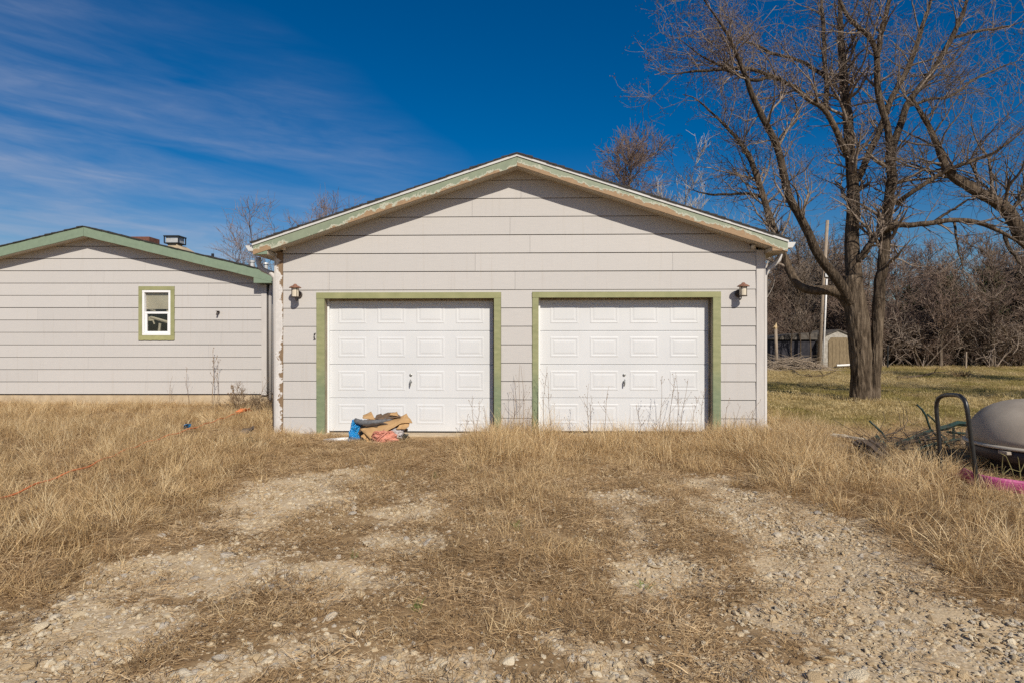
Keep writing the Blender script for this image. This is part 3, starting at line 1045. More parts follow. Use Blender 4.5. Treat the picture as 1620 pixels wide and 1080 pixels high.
m.prism([(x + 0.14, hroof(x + 0.14)), (x + 0.45, hroof(x + 0.45)), (x + 0.45, hroof(x + 0.45) + 0.05), (x + 0.14, hroof(x + 0.14) + 0.16)], y - 0.2, y + 0.3)
m.build('vent_base', CONCRETE, house)
x, y = at(336.5, 405, HY + 1.5).x, 1.5
MB().lathe([(0.035, hroof(x) - 0.1), (0.035, at(336, 401.5, HY + 1.5).z)], (x, y, 0), 10).build('vent_pipe', BLACKPAINT, house)
x, y = at(399, 415, HY + 1.2).x, 1.2
zt2 = at(399, 412.5, HY + 1.2).z
MB().lathe([(0.06, hroof(x) - 0.1), (0.06, zt2 - 0.05), (0.075, zt2 - 0.05), (0.075, zt2), (0.02, zt2 + 0.015)], (x, y, 0), 12).build('vent_pipe', GALV, house)
x = at(421, 425, HY + 1.6).x
zt2 = at(421, 416, HY + 1.6).z
MB().lathe([(0.05, hroof(x) - 0.1), (0.05, zt2 - 0.05), (0.08, zt2 - 0.04), (0.07, zt2)], (x, 1.6, 0), 12).build('vent_pipe', GALV, house)

# ------------------------------------------------------------------ ground
TRACKS = ((-2.12, 0.46, 1.0), (-0.92, 0.34, 0.75), (1.08, 0.36, 0.75), (2.12, 0.48, 1.0))


# bare patches seen in the wheel tracks: centre x, y, half sizes, strength
_PX = [(475, 772, 85, 32, 1.0), (410, 815, 70, 25, .75), (300, 905, 150, 42, .95), (150, 985, 190, 42, .85), (60, 1050, 210, 50, .85),
       (635, 800, 60, 26, .62), (620, 850, 60, 16, .7), (545, 900, 90, 34, .7), (480, 960, 110, 34, .5), (600, 1045, 190, 44, .75), (380, 1050, 170, 40, .7),
       (975, 788, 42, 16, .8), (1012, 815, 42, 22, .85), (1035, 870, 45, 18, .6), (1090, 915, 75, 34, .95), (1010, 850, 40, 14, .7), (1060, 1040, 170, 45, .55), (870, 1065, 100, 30, .55),
       (1125, 765, 55, 18, .8), (1190, 805, 85, 28, .95), (1285, 865, 110, 42, .95), (1230, 850, 60, 30, .8), (1370, 940, 160, 50, .95), (1290, 1000, 150, 45, .8), (1500, 1020, 190, 55, .95), (1480, 1090, 260, 50, .9)]
PATCH = []
for _a, _b, _ra, _rb, _k in _PX:
    _y = EYE * F / (_b - 540)
    PATCH.append(((_a - 810) / F * _y, _y, _ra / F * _y, EYE * F / (_b - _rb - 540) - _y, _k))


def gravel_mask(X, Y):
    X = np.asarray(X, float)
    Y = np.asarray(Y, float)
    wx = (vnoise(X, Y, 0.45, 3) - 0.5) * 0.45 + (vnoise(X, Y, 0.13, 4) - 0.5) * 0.16
    wy = (vnoise(X, Y, 0.5, 13) - 0.5) * 0.5 + (vnoise(X, Y, 0.13, 14) - 0.5) * 0.18
    g = np.zeros_like(X)
    for xc, yc, rx, ry, k in PATCH:
        g = np.maximum(g, k * np.exp(-(((X + wx - xc) / (rx * 1.18)) ** 2 + ((Y + wy - yc) / (ry * 1.18)) ** 2)))
    n = vnoise(X, Y, 0.30, 5) * 0.45 + vnoise(X, Y, 0.11, 6) * 0.3 + vnoise(X, Y, 0.045, 8) * 0.25
    g = g + (n - 0.5) * 0.9 * sstep(0.03, 0.3, g)
    return sstep(0.22, 0.72, g)


def ground_z(X, Y):
    X = np.asarray(X, float)
    Y = np.asarray(Y, float)
    near = sstep(60, 25, np.hypot(X, Y))
    z = (vnoise(X, Y, 2.3, 11) - 0.5) * 0.06 + (vnoise(X, Y, 0.6, 12) - 0.5) * 0.03
    for xc, w, k in TRACKS:
        z = z - 0.035 * k * np.exp(-((X - xc) / w) ** 2) * sstep(9, 7, Y)
    z = z + 0.06 * sstep(-2.6, -3.4, X) * sstep(14, 9, Y) + 0.05 * sstep(2.7, 3.3, X) * sstep(11, 8, Y)
    z = z * near
    # flat at the buildings
    z = np.where((np.abs(X) < 4.2) & (Y > 9.3) & (Y < 18), np.minimum(z, 0.0) - 0.02, z)
    return z


def axis(lo, hi, fine_lo, fine_hi, step, growth=1.12):
    mid = list(np.arange(fine_lo, fine_hi, step))
    a, s = [], step
    p = fine_lo
    while p > lo:
        s *= growth
        p -= s
        a.append(max(p, lo))
    b, s = [], step
    p = mid[-1]
    while p < hi:
        s *= growth
        p += s
        b.append(min(p, hi))
    return np.array(a[::-1] + mid + b)


gx = axis(-900, 900, -9, 9, 0.06)
gy = axis(-300, 1500, 1.6, 11, 0.06)
GX, GY = np.meshgrid(gx, gy)
GZ = ground_z(GX, GY)
fine = (np.abs(GX) < 9) & (GY > 1.6) & (GY < 11)
GM = gravel_mask(GX, GY)
GZ = GZ + np.where(fine, (vnoise(GX, GY, 0.13, 21) - 0.5) * 0.014, 0)
V = np.stack([GX, GY, GZ], -1).reshape(-1, 3)
ny, nx = GX.shape
idx = np.arange(nx * ny).reshape(ny, nx)
Q = np.stack([idx[:-1, :-1], idx[:-1, 1:], idx[1:, 1:], idx[1:, :-1]], -1).reshape(-1, 4)
me = mesh_np('ground', V, Q, smooth=True)
att = me.attributes.new('gravel', 'FLOAT', 'POINT')
att.data.foreach_set('value', GM.ravel().astype(np.float32))
# lawn share: green-tinged turf behind and right of the garage
lawn = sstep(3.2, 5.0, GX) * sstep(9.5, 12.0, GY) + 0.0
lawn = np.clip(lawn + sstep(17, 22, GY), 0, 1)
att = me.attributes.new('lawn', 'FLOAT', 'POINT')
att.data.foreach_set('value', lawn.ravel().astype(np.float32))


def mat_ground():
    t = NT('ground_soil')
    v = t.coord()
    g = t.attr('gravel')
    lw = t.attr('lawn')
    n1 = t.noise(v, 1.3, 6)
    n2 = t.noise(v, 9, 6, 0.65)
    n3 = t.noise(v, 60, 5, 0.7)
    soil = t.ramp(n2, [(0.25, (0.20, 0.125, 0.06)), (0.5, (0.36, 0.24, 0.125)), (0.75, (0.50, 0.36, 0.205))])
    soil = t.mix(t.ramp(n3, [(0.35, 0.55), (0.65, 0.0)]), soil, (0.17, 0.11, 0.06))
    peb = t.voro(v, 55, 'Color')
    dist = t.voro(v, 55, 'Distance')
    sp = t.n.new('ShaderNodeSeparateColor')
    t.l.new(peb, sp.inputs[0])
    pc = t.ramp(sp.outputs[0], [(0.0, (0.40, 0.29, 0.165)), (0.35, (0.56, 0.43, 0.27)), (0.7, (0.70, 0.565, 0.385)), (1.0, (0.50, 0.41, 0.31))])
    pc = t.mix(t.ramp(dist, [(0.35, 0.0), (0.75, 0.75)]), pc, (0.33, 0.24, 0.145))
    dust = t.ramp(n2, [(0.3, (0.52, 0.39, 0.235)), (0.7, (0.66, 0.52, 0.34))])
    pc = t.mix(t.ramp(n1, [(0.35, 0.25), (0.65, 0.8)]), pc, dust)
    gm = t.math('ADD', g, t.math('MULTIPLY', t.math('SUBTRACT', n3, 0.5), 1.3))
    gm = t.math('ADD', gm, t.math('MULTIPLY', t.math('SUBTRACT', t.noise(v, 18, 4, 0.6), 0.5), 1.1))
    col = t.mix(t.ramp(gm, [(0.34, 0.0), (0.48, 1.0)]), soil, pc)
    turf = t.ramp(t.noise(v, 1.1, 7, 0.62), [(0.30, (0.15, 0.115, 0.04)), (0.5, (0.30, 0.22, 0.085)), (0.7, (0.48, 0.355, 0.165))])
    turf = t.mix(t.ramp(n3, [(0.3, 0.6), (0.6, 0.0)]), turf, (0.10, 0.085, 0.035))
    col = t.mix(lw, col, turf)
    t.set('Base Color', col)
    t.set('Roughness', 0.95)
    t.set('Specular IOR Level', 0.1)
    h = t.math('ADD', t.math('MULTIPLY', t.math('MULTIPLY', dist, -0.5), g), t.math('MULTIPLY', n3, 0.5))
    t.bump(h, 0.55, 0.012)
    return t.m


ground = link_mesh('ground', me, mat_ground())
ground['kind'] = 'structure'


# ------------------------------------------------------------------ scatter by geometry nodes
def scatter(name, P, rot, scl, pidx, protos, label, cat):
    """one stuff object: P (N,3), rot (N,3) euler, scl (N,3), pidx (N) picks one of the protos"""
    N = len(P)
    me = bpy.data.meshes.new(name)
    me.vertices.add(N)
    me.vertices.foreach_set('co', np.asarray(P, np.float32).ravel())
    for nm, arr, ty, key in (('rot', rot, 'FLOAT_VECTOR', 'vector'), ('scl', scl, 'FLOAT_VECTOR', 'vector'), ('pick', pidx, 'INT', 'value')):
        a = me.attributes.new(nm, ty, 'POINT')
        a.data.foreach_set(key, np.asarray(arr, np.int32 if ty == 'INT' else np.float32).ravel())
    o = link_mesh(name, me)
    col = bpy.data.collections.new(name + '_sources')
    for pr in protos:
        col.objects.link(pr)
    ng = bpy.data.node_groups.new(name + '_nodes', 'GeometryNodeTree')
    ng.interface.new_socket('Geometry', in_out='INPUT', socket_type='NodeSocketGeometry')
    ng.interface.new_socket('Geometry', in_out='OUTPUT', socket_type='NodeSocketGeometry')
    n, l = ng.nodes, ng.links
    gi, go = n.new('NodeGroupInput'), n.new('NodeGroupOutput')
    iop = n.new('GeometryNodeInstanceOnPoints')
    ci = n.new('GeometryNodeCollectionInfo')
    ci.inputs['Collection'].default_value = col
    ci.inputs['Separate Children'].default_value = True
    ci.inputs['Reset Children'].default_value = True
    l.new(gi.outputs[0], iop.inputs['Points'])
    l.new(ci.outputs[0], iop.inputs['Instance'])
    iop.inputs['Pick Instance'].default_value = True

    def na(nm, ty):
        x = n.new('GeometryNodeInputNamedAttribute')
        x.data_type = ty
        x.inputs['Name'].default_value = nm
        return x.outputs['Attribute']
    e2r = n.new('FunctionNodeEulerToRotation')
    l.new(na('rot', 'FLOAT_VECTOR'), e2r.inputs[0])
    l.new(e2r.outputs[0], iop.inputs['Rotation'])
    l.new(na('scl', 'FLOAT_VECTOR'), iop.inputs['Scale'])
    l.new(na('pick', 'INT'), iop.inputs['Instance Index'])
    l.new(iop.outputs[0], go.inputs[0])
    md = o.modifiers.new('scatter', 'NODES')
    md.node_group = ng
    tag(o, label, cat, kind='stuff')
    return o


def grass_mat(name, c_dark, c_mid, c_light, transl=0.25):
    t = NT(name)
    r = t.rand()
    s = t.attr('shade')
    f = t.math('ADD', t.math('MULTIPLY', r, 0.55), t.math('MULTIPLY', s, 0.45))
    col = t.ramp(f, [(0.12, c_dark), (0.5, c_mid), (0.88, c_light)])
    t.set('Base Color', col)
    t.set('Roughness', 0.7)
    t.set('Specular IOR Level', 0.25)
    tr = t.n.new('ShaderNodeBsdfTranslucent')
    t.l.new(col, tr.inputs['Color'])
    mx = t.n.new('ShaderNodeMixShader')
    mx.inputs[0].default_value = transl
    t.l.new(t.p.outputs[0], mx.inputs[1])
    t.l.new(tr.outputs[0], mx.inputs[2])
    t.l.new(mx.outputs[0], t.n['Material Output'].inputs['Surface'])
    return t.m


def tuft(name, mat, nb, hmin, hmax, spread, lean, width, curl=0.5, segs=4, flat=False, seed=0, twist=0.3, seedhead=0.0):
    """a bunch of blades (strips), each bending over; returns an unlinked object"""
    rg = np.random.default_rng(seed)
    vs, q, sh = [], [], []
    for b in range(nb):
        a = rg.uniform(0, 2 * math.pi)
        rr = spread * math.sqrt(rg.uniform(0, 1))
        x, y, z = rr * math.cos(a), rr * math.sin(a), 0.0
        h = rg.uniform(hmin, hmax) * (0.6 + 0.4 * rg.random())
        az = a + rg.normal(0, 0.9)
        el = (rg.uniform(0.02, 0.35) if flat else math.pi / 2 - abs(rg.normal(0, lean)))
        if flat:
            z = rg.uniform(0.0, 0.035)
        w = width * rg.uniform(0.6, 1.3)
        c = curl * rg.uniform(0.2, 1.4)
        side = rg.uniform(0, 2 * math.pi)
        base = len(vs)
        shade = rg.random()
        p = np.array([x, y, z])
        for i in range(segs + 1):
            s = i / segs
            wi = w * (1 - 0.85 * s ** 1.6)
            if seedhead and s > 0.75:
                wi = w * seedhead * (1.2 - s)
            ax = az + math.pi / 2 + 0.35 * math.sin(side)
            sx, sy = math.cos(ax) * wi / 2, math.sin(ax) * wi / 2
            szz = wi * 0.3 * math.sin(side + s * 2)
            vs.append((p[0] - sx, p[1] - sy, p[2] - szz))
            vs.append((p[0] + sx, p[1] + sy, p[2] + szz))
            sh += [shade, shade]
            e = el - c * s * (1.3 if not flat else 0.15)
            if flat:
                e = el * math.cos(s * 3.0)
            d = np.array([math.cos(az) * math.cos(e), math.sin(az) * math.cos(e), math.sin(e)])
            az += rg.normal(0, twist) / segs * 2
            p = p + d * (h / segs)
            if p[2] < 0.004:
                p[2] = 0.004
        for i in range(segs):
            k = base + 2 * i
            q.append((k, k + 1, k + 3, k + 2))
    me = mesh_np(name, vs, q)
    at_ = me.attributes.new('shade', 'FLOAT', 'POINT')
    at_.data.foreach_set('value', np.array(sh, np.float32))
    me.materials.append(mat)
    return bpy.data.objects.new(name, me)


STRAW = grass_mat('dry_straw_blades', (0.30, 0.185, 0.08), (0.64, 0.455, 0.23), (0.88, 0.71, 0.44))
STRAW_R = grass_mat('dry_rusty_blades', (0.22, 0.13, 0.058), (0.52, 0.345, 0.17), (0.78, 0.575, 0.33))
LITTER = grass_mat('dry_litter', (0.18, 0.11, 0.052), (0.47, 0.315, 0.16), (0.76, 0.57, 0.34), 0.2)
TURF = grass_mat('winter_turf_blades', (0.16, 0.135, 0.035), (0.35, 0.285, 0.09), (0.54, 0.43, 0.18))
GREENSHOOT = grass_mat('green_shoots', (0.10, 0.17, 0.03), (0.16, 0.25, 0.05), (0.24, 0.33, 0.09))


def cand(x0, x1, y0, y1, per_m2):
    n = int((x1 - x0) * (y1 - y0) * per_m2)
    X = RNG.uniform(x0, x1, n)
    Y = RNG.uniform(y0, y1, n)
    # only what the camera (or a camera a step aside) could see
    ok = np.abs(X) < 0.90 * Y + 1.2
    X, Y = X[ok], Y[ok]
    # nothing inside the buildings
    ug = X
    inside = (X > uL - 0.02) & (X < uR + 0.02) & (Y > 9.97 - X * 0.028) & (Y < 17.4)
    inside |= (X > hx0 - 0.05) & (X < hx1 + 0.03) & (Y > HY - 0.03) & (Y < HY + 9)
    # doorways: a strip of bare slab before the left door
    inside |= (X > -1.75) & (X < -0.75) & (Y > 9.55 + 0.12 * np.sin(X * 9)) & (Y < 10.4)
    return X[~inside], Y[~inside]


def place(name, X, Y, h, protos, label, cat, lay=0.25, hvar=0.3, zoff=-0.01, wscale=None):
    N = len(X)
    Z = ground_z(X, Y) + zoff
    lean_az = vnoise(X, Y, 1.4, 31) * 6.28 * 1.5
    la = lay * (0.3 + 1.2 * vnoise(X, Y, 0.9, 33))
    rot = np.stack([la * np.cos(lean_az) + RNG.normal(0, 0.12, N), la * np.sin(lean_az) + RNG.normal(0, 0.12, N), RNG.uniform(0, 6.283, N)], -1)
    hs = h * RNG.uniform(1 - hvar, 1 + hvar, N)
    ws = (0.55 + 0.45 * np.clip(hs, 0.3, 1.6)) if wscale is None else wscale * RNG.uniform(0.8, 1.2, N)
    scl = np.stack([ws, ws, hs], -1)
    pk = RNG.integers(0, len(protos), N)
    return scatter(name, np.stack([X, Y, Z], -1), rot, scl, pk, protos, label, cat)


def keep(X, Y, d):
    k = RNG.random(len(X)) < d
    return X[k], Y[k]


# --- left field: knee-low straw
protos_f = [tuft('grass_tuft', STRAW, 46, 0.16, 0.42, 0.10, 0.42, 0.0042, 0.9, 5, seed=s) for s in range(5)]
protos_f += [tuft('grass_tuft', STRAW_R, 40, 0.12, 0.36, 0.11, 0.6, 0.004, 1.2, 5, seed=20 + s) for s in range(3)]
X, Y = cand(-16, -1.9, 2.5, 14.72, 64)
edge = -2.50 + 0.25 * np.sin(Y * 1.9) + (vnoise(X, Y, 0.5, 41) - 0.5) * 0.7
d = sstep(0.0, 0.5, edge - X) * (0.25 + 1.0 * vnoise(X, Y, 0.7, 42)) * (0.75 + 0.25 * sstep(12, 7, Y))
X, Y = keep(X, Y, d)
edge = -2.45
h = 0.42 + 0.55 * vnoise(X, Y, 1.3, 43) + 0.30 * vnoise(X, Y, 0.35, 44)
h *= 0.35 + 0.65 * sstep(0.0, 0.9, edge - X)
h *= 0.55 + 0.45 * sstep(2.8, 4.6, Y)
h *= 1 - 0.35 * sstep(13.2, 14.5, Y)
h *= 1 - 0.6 * sstep(0, 0.4, 1 - np.hypot((X + 4.35) / 0.7, (Y - 9.2) / 0.9))
place('field_grass', X, Y, h, protos_f, 'dry straw coloured grass covering the field before the house', 'grass', 0.40)

# --- right strip and along the right side of the drive
protos_r = [tuft('bunch_grass', STRAW, 60, 0.22, 0.55, 0.12, 0.5, 0.0042, 1.1, 6, seed=40 + s) for s in range(5)]
protos_r += [tuft('bunch_grass', STRAW_R, 50, 0.16, 0.45, 0.13, 0.7, 0.004, 1.4, 6, seed=60 + s) for s in range(3)]
X, Y = cand(1.6, 9.5, 2.5, 11.5, 66)
edge = 2.46 + 0.32 * sstep(4.6, 3.2, Y) - 0.5 * sstep(6.0, 8.5, Y) + (vnoise(X, Y, 0.5, 51) - 0.5) * 0.7
d = sstep(0.0, 0.5, X - edge) * (0.2 + 1.05 * vnoise(X, Y, 0.55, 52))
d *= 1 - 0.80 * sstep(8.8, 10.6, Y) * sstep(4.9, 5.7, X)
near_tub = sstep(0, 0.35, 1.0 - np.hypot((X - 5.9) / 1.7, (Y - 5.85) / 1.2))
near_heap = sstep(0, 0.4, 1.0 - np.hypot((X - 4.95) / 0.95, (Y - 7.9) / 1.0))
d *= (1 - 0.80 * near_tub) * (1 - 0.6 * near_heap)
X, Y = keep(X, Y, d)
h = 0.42 + 0.50 * vnoise(X, Y, 1.0, 53) + 0.30 * vnoise(X, Y, 0.35, 54)
h *= 0.55 + 0.45 * sstep(2.4, 3.0, X)
h *= 0.75 + 0.25 * sstep(3.4, 5.0, Y)
h *= 1 - 0.45 * sstep(7.2, 9.2, Y) * sstep(4.6, 5.4, X)
h *= 1 - 0.62 * np.maximum(1.08 * sstep(0, 0.35, 1.0 - np.hypot((X - 5.9) / 1.75, (Y - 5.65) / 1.35)), sstep(0, 0.4, 1.0 - np.hypot((X - 4.95) / 0.95, (Y - 7.8) / 1.2)))
place('bunch_grass', X, Y, h, protos_r, 'tall matted dry bunch grass along the right edge of the drive', 'grass', 0.5)

# --- before the doors and down the middle of the drive
protos_d = [tuft('drive_grass', STRAW, 34, 0.08, 0.34, 0.13, 0.62, 0.0034, 1.0, 5, seed=80 + s, twist=0.6) for s in range(5)]
protos_d += [tuft('drive_grass', STRAW_R, 34, 0.08, 0.30, 0.13, 0.75, 0.0034, 1.3, 5, seed=90 + s, twist=0.8) for s in range(3)]
X, Y = cand(-4.3, 5.0, 2.4, 10.0, 150)
gm = gravel_mask(X, Y)
mid = np.exp(-((X - 0.08) / 0.72) ** 2)
front = sstep(6.6, 8.2, Y) * (0.55 + 0.45 * sstep(-1.0, 0.2, X))
front = np.where(X < -2.6, 0.9 * sstep(7, 8.2, Y), front)
lanes = 0.55 * np.exp(-((np.abs(X) - 1.52) / 0.32) ** 2) + 0.45 * np.exp(-((np.abs(X) - 2.6) / 0.3) ** 2) + 0.10
d = np.clip(np.maximum(np.maximum(mid * 1.1, front * 0.85), lanes), 0, 1) * (0.05 + 1.35 * vnoise(X, Y, 0.42, 62)) * (1 - 0.93 * np.clip(gm * 1.5, 0, 1))
X, Y = keep(X, Y, d)
h = 0.22 + 0.45 * vnoise(X, Y, 0.8, 63) + 0.45 * vnoise(X, Y, 0.27, 64) ** 1.5
grow = sstep(6.2, 8.3, Y) * sstep(-1.1, -0.1, X)
h = h * (0.66 + 1.25 * grow) * np.where(grow > 0.3, 0.55 + 0.9 * vnoise(X, Y, 0.55, 66), 1.0)
h += 0.40 * np.exp(-(((X + 1.65) / 0.5) ** 2 + ((Y - 7.9) / 0.6) ** 2)) + 0.30 * np.exp(-(((X + 0.9) / 0.5) ** 2 + ((Y - 8.3) / 0.5) ** 2))
h *= 1 + 0.75 * np.exp(-((X - 0.08) / 0.5) ** 2) * sstep(0.35, 0.75, vnoise(X, Y, 0.6, 68))
h *= 0.60 + 0.40 * sstep(3.0, 5.5, Y)
for xc_, yc_, a_, k_ in ((1.35, 9.45, 0.32, 0.75), (-0.42, 9.5, 0.28, 0.55), (2.6, 9.4, 0.35, 0.5), (0.5, 8.6, 0.5, 0.35), (3.0, 8.2, 0.5, 0.35), (0.0, 7.6, 0.35, 0.3)):
    h += k_ * np.exp(-(((X - xc_) / a_) ** 2 + ((Y - yc_) / 0.4) ** 2))
h = np.where((X < -0.6) & (Y > 9.0), h * 0.75, h)
place('drive_grass', X, Y, h, protos_d, 'low brown dry grass growing down the middle of the drive', 'grass', 0.35)

# --- flattened litter of straw over everything near
protos_l = [tuft('straw_litter', LITTER, 60, 0.05, 0.20, 0.16, 0.5, 0.0036, 0.4, 4, True, seed=100 + s, twist=0.9) for s in range(5)]
protos_l += [tuft('straw_litter', STRAW_R, 55, 0.04, 0.14, 0.15, 0.5, 0.0032, 0.4, 3, True, seed=110 + s, twist=0.9) for s in range(3)]
X, Y = cand(-9, 9, 2.3, 9.9, 120)
gm = gravel_mask(X, Y)
d = (0.35 + 0.9 * vnoise(X, Y, 0.35, 71)) * (1 - 0.88 * np.clip(gm * 1.4, 0, 1))
X, Y = keep(X, Y, np.clip(d, 0, 1) * 0.95)
place('straw_litter', X, Y, np.full(len(X), 0.8), protos_l, 'flattened brown straw and leaf litter over the drive', 'litter', 0.06, 0.4, 0.0, np.full(len(X), 0.9))

# --- winter lawn behind
protos_t = [tuft('lawn_turf', TURF, 90, 0.03, 0.10, 0.26, 0.6, 0.006, 0.8, 3, seed=130 + s) for s in range(6)]
TURF_PALE = grass_mat('bleached_turf_blades', (0.30, 0.21, 0.085), (0.58, 0.44, 0.20), (0.76, 0.62, 0.36))
protos_p = [tuft('pale_turf', TURF_PALE, 80, 0.04, 0.14, 0.26, 0.9, 0.006, 1.2, 3, seed=140 + s) for s in range(6)]
X, Y = cand(3.9, 34, 9.6, 40, 30)
dens = np.where(Y < 22, 1.0, 0.6)
dens = dens * sstep(9.4, 11.2, Y - 0.25 * (X - 4))
X, Y = keep(X, Y, dens)
pn = vnoise(X, Y, 2.3, 83) * 0.5 + vnoise(X, Y, 0.8, 84) * 0.35 + vnoise(X, Y, 0.3, 85) * 0.15
hh = 0.4 + 1.1 * vnoise(X, Y, 0.7, 82) ** 1.4
g_ = pn < 0.47
thin_ = RNG.random(len(X)) < (0.45 + 0.5 * vnoise(X, Y, 1.2, 86))
k_ = g_ & thin_
place('lawn_turf', X[k_], Y[k_], hh[k_], protos_t, 'short yellow green winter turf behind the garage', 'grass', 0.15, 0.3, -0.01, np.full(k_.sum(), 1.15))
k_ = ~g_ & thin_
place('pale_turf', X[k_], Y[k_], hh[k_], protos_p, 'bleached straw patches in the lawn behind the garage', 'grass', 0.25, 0.3, -0.01, np.full(k_.sum(), 1.15))

# --- a few live green shoots
protos_g = [tuft('green_shoot', GREENSHOOT, 30, 0.03, 0.09, 0.03, 0.5, 0.005, 0.5, 3, seed=150 + s) for s in range(3)]
gs = [(813, 836), (820, 842), (688, 752), (655, 960), (660, 965), (742, 748), (690, 758), (1020, 930), (560, 880)]
GP = [gpt(a, b) for a, b in gs]
X = np.array([p.x for p in GP])
Y = np.array([p.y for p in GP])
place('green_shoot', X, Y, np.full(len(X), 0.9), protos_g, 'few live green shoots among the dead drive grass', 'shoots', 0.1)


# ------------------------------------------------------------------ gravel
def stone_mesh(name, seed, mat, sub=2):
    import bmesh
    rg = random.Random(seed)
    bm = bmesh.new()
    bmesh.ops.create_icosphere(bm, subdivisions=sub, radius=1.0)
    off = Vector((rg.uniform(0, 50), rg.uniform(0, 50), rg.uniform(0, 50)))
    planes = [(Vector((rg.gauss(0, 1), rg.gauss(0, 1), rg.gauss(0, 0.8))).normalized(), rg.uniform(0.55, 0.9)) for _ in range(7)]
    for v in bm.verts:
        p = v.co.copy()
        for n, dd in planes:                      # broken facets
            e = p.dot(n) - dd
            if e > 0:
                p -= n * e * 0.85
        p *= 1 + 0.16 * mnoise.noise(p * 1.6 + off)
        v.co = Vector((p.x * rg.uniform(0.98, 1.02), p.y * 0.82, p.z * 0.50))
    me = bpy.data.meshes.new(name)
    bm.to_mesh(me)
    bm.free()
    me.materials.append(mat)
    return me


def mat_stone():
    t = NT('limestone_gravel')
    r = t.rand()
    col = t.ramp(r, [(0.0, (0.42, 0.30, 0.17)), (0.25, (0.59, 0.45, 0.275)), (0.5, (0.70, 0.565, 0.375)), (0.8, (0.79, 0.68, 0.50)), (0.92, (0.66, 0.57, 0.45)), (1.0, (0.50, 0.45, 0.385))])
    n = t.noise(t.coord(), 2.5, 6, 0.65)
    col = t.mix(t.ramp(n, [(0.4, 0.0), (0.75, 0.45)]), col, (0.44, 0.33, 0.20))
    t.set('Base Color', col)
    t.set('Roughness', 0.92)
    t.set('Specular IOR Level', 0.2)
    t.bump(t.noise(t.coord(), 9, 5), 0.5, 0.12)
    return t.m


STONE = mat_stone()
peb = [bpy.data.objects.new('gravel_pebble', stone_mesh('gravel_pebble', 200 + s, STONE, 1)) for s in range(8)]
X, Y = cand(-4.5, 5.0, 2.4, 8.6, 2900)
gm = gravel_mask(X, Y)
X, Y = keep(X, Y, np.clip(gm * 0.90 + 0.36 * sstep(3.0, 2.4, np.abs(X)) * (0.3 + 1.2 * vnoise(X, Y, 0.4, 77)) * (1 - 0.6 * np.exp(-(X / 0.5) ** 2)), 0, 1) * sstep(9.0, 5.0, Y) ** 0.6)
N = len(X)
r_ = 0.0042 + 0.0100 * RNG.random(N) ** 2.0 + (RNG.random(N) < 0.10) * RNG.uniform(0.006, 0.022, N)
scl = np.stack([r_ * RNG.uniform(0.8, 1.3, N), r_ * RNG.uniform(0.8, 1.2, N), r_ * RNG.uniform(0.7, 1.2, N)], -1)
rot = np.stack([RNG.normal(0, 0.35, N), RNG.normal(0, 0.35, N), RNG.uniform(0, 6.28, N)], -1)
Z = ground_z(X, Y) + r_ * 0.15
scatter('gravel', np.stack([X, Y, Z], -1), rot, scl, RNG.integers(0, 8, N), peb, 'pale limestone gravel along the wheel tracks of the drive', 'gravel')
# the stones that can be picked apart one by one
big = [stone_mesh('stone', 300 + s, STONE, 2) for s in range(9)]
n_big = 0
while n_big < 290:
    y_ = 2.55 + 4.0 * random.random() ** 1.5
    x_ = random.uniform(-0.85, 0.85) * y_
    g_ = float(gravel_mask(np.array([x_]), np.array([y_]))[0])
    if random.random() > 0.25 + 1.1 * g_ or abs(x_) > 2.9:
        continue
    s_ = random.uniform(0.018, 0.030) if random.random() < 0.78 else random.uniform(0.030, 0.048)
    o = bpy.data.objects.new('stone', big[n_big % 9])
    o.scale = (s_ * random.uniform(0.85, 1.35), s_ * random.uniform(0.8, 1.2), s_ * random.uniform(0.6, 1.0))
    o.rotation_euler = (random.gauss(0, 0.25), random.gauss(0, 0.25), random.uniform(0, 6.28))
    o.location = (x_, y_, float(ground_z(np.array([x_]), np.array([y_]))[0]) + s_ * 0.22)
    C.objects.link(o)
    o.parent = ground
    n_big += 1


# ------------------------------------------------------------------ trees
def tubes(P, R, sides):
    """P (N,K,3), R (N,K) -> verts, quads of N tapering tubes"""
    N, K, _ = P.shape
    T = np.gradient(P, axis=1)
    T /= np.linalg.norm(T, axis=2, keepdims=True) + 1e-9
    ref = np.cross(T.mean(1), RNG.normal(size=(N, 3)))
    ref /= np.linalg.norm(ref, axis=1, keepdims=True) + 1e-9
    A = np.cross(T, ref[:, None, :])
    A /= np.linalg.norm(A, axis=2, keepdims=True) + 1e-9
    B = np.cross(T, A)
    an = np.arange(sides) * 2 * np.pi / sides
    V = P[:, :, None, :] + (A[:, :, None, :] * np.cos(an)[None, None, :, None] + B[:, :, None, :] * np.sin(an)[None, None, :, None]) * R[:, :, None, None]
    idx = np.arange(N * K * sides).reshape(N, K, sides)
    a, b = idx[:, :-1, :], idx[:, 1:, :]
    Q = np.stack([a, np.roll(a, -1, 2), np.roll(b, -1, 2), b], -1).reshape(-1, 4)
    return V.reshape(-1, 3), Q


def join(parts):
    vs, qs, b = [], [], 0
    for v, q in parts:
        vs.append(v)
        qs.append(q + b)
        b += len(v)
    return np.concatenate(vs), np.concatenate(qs)


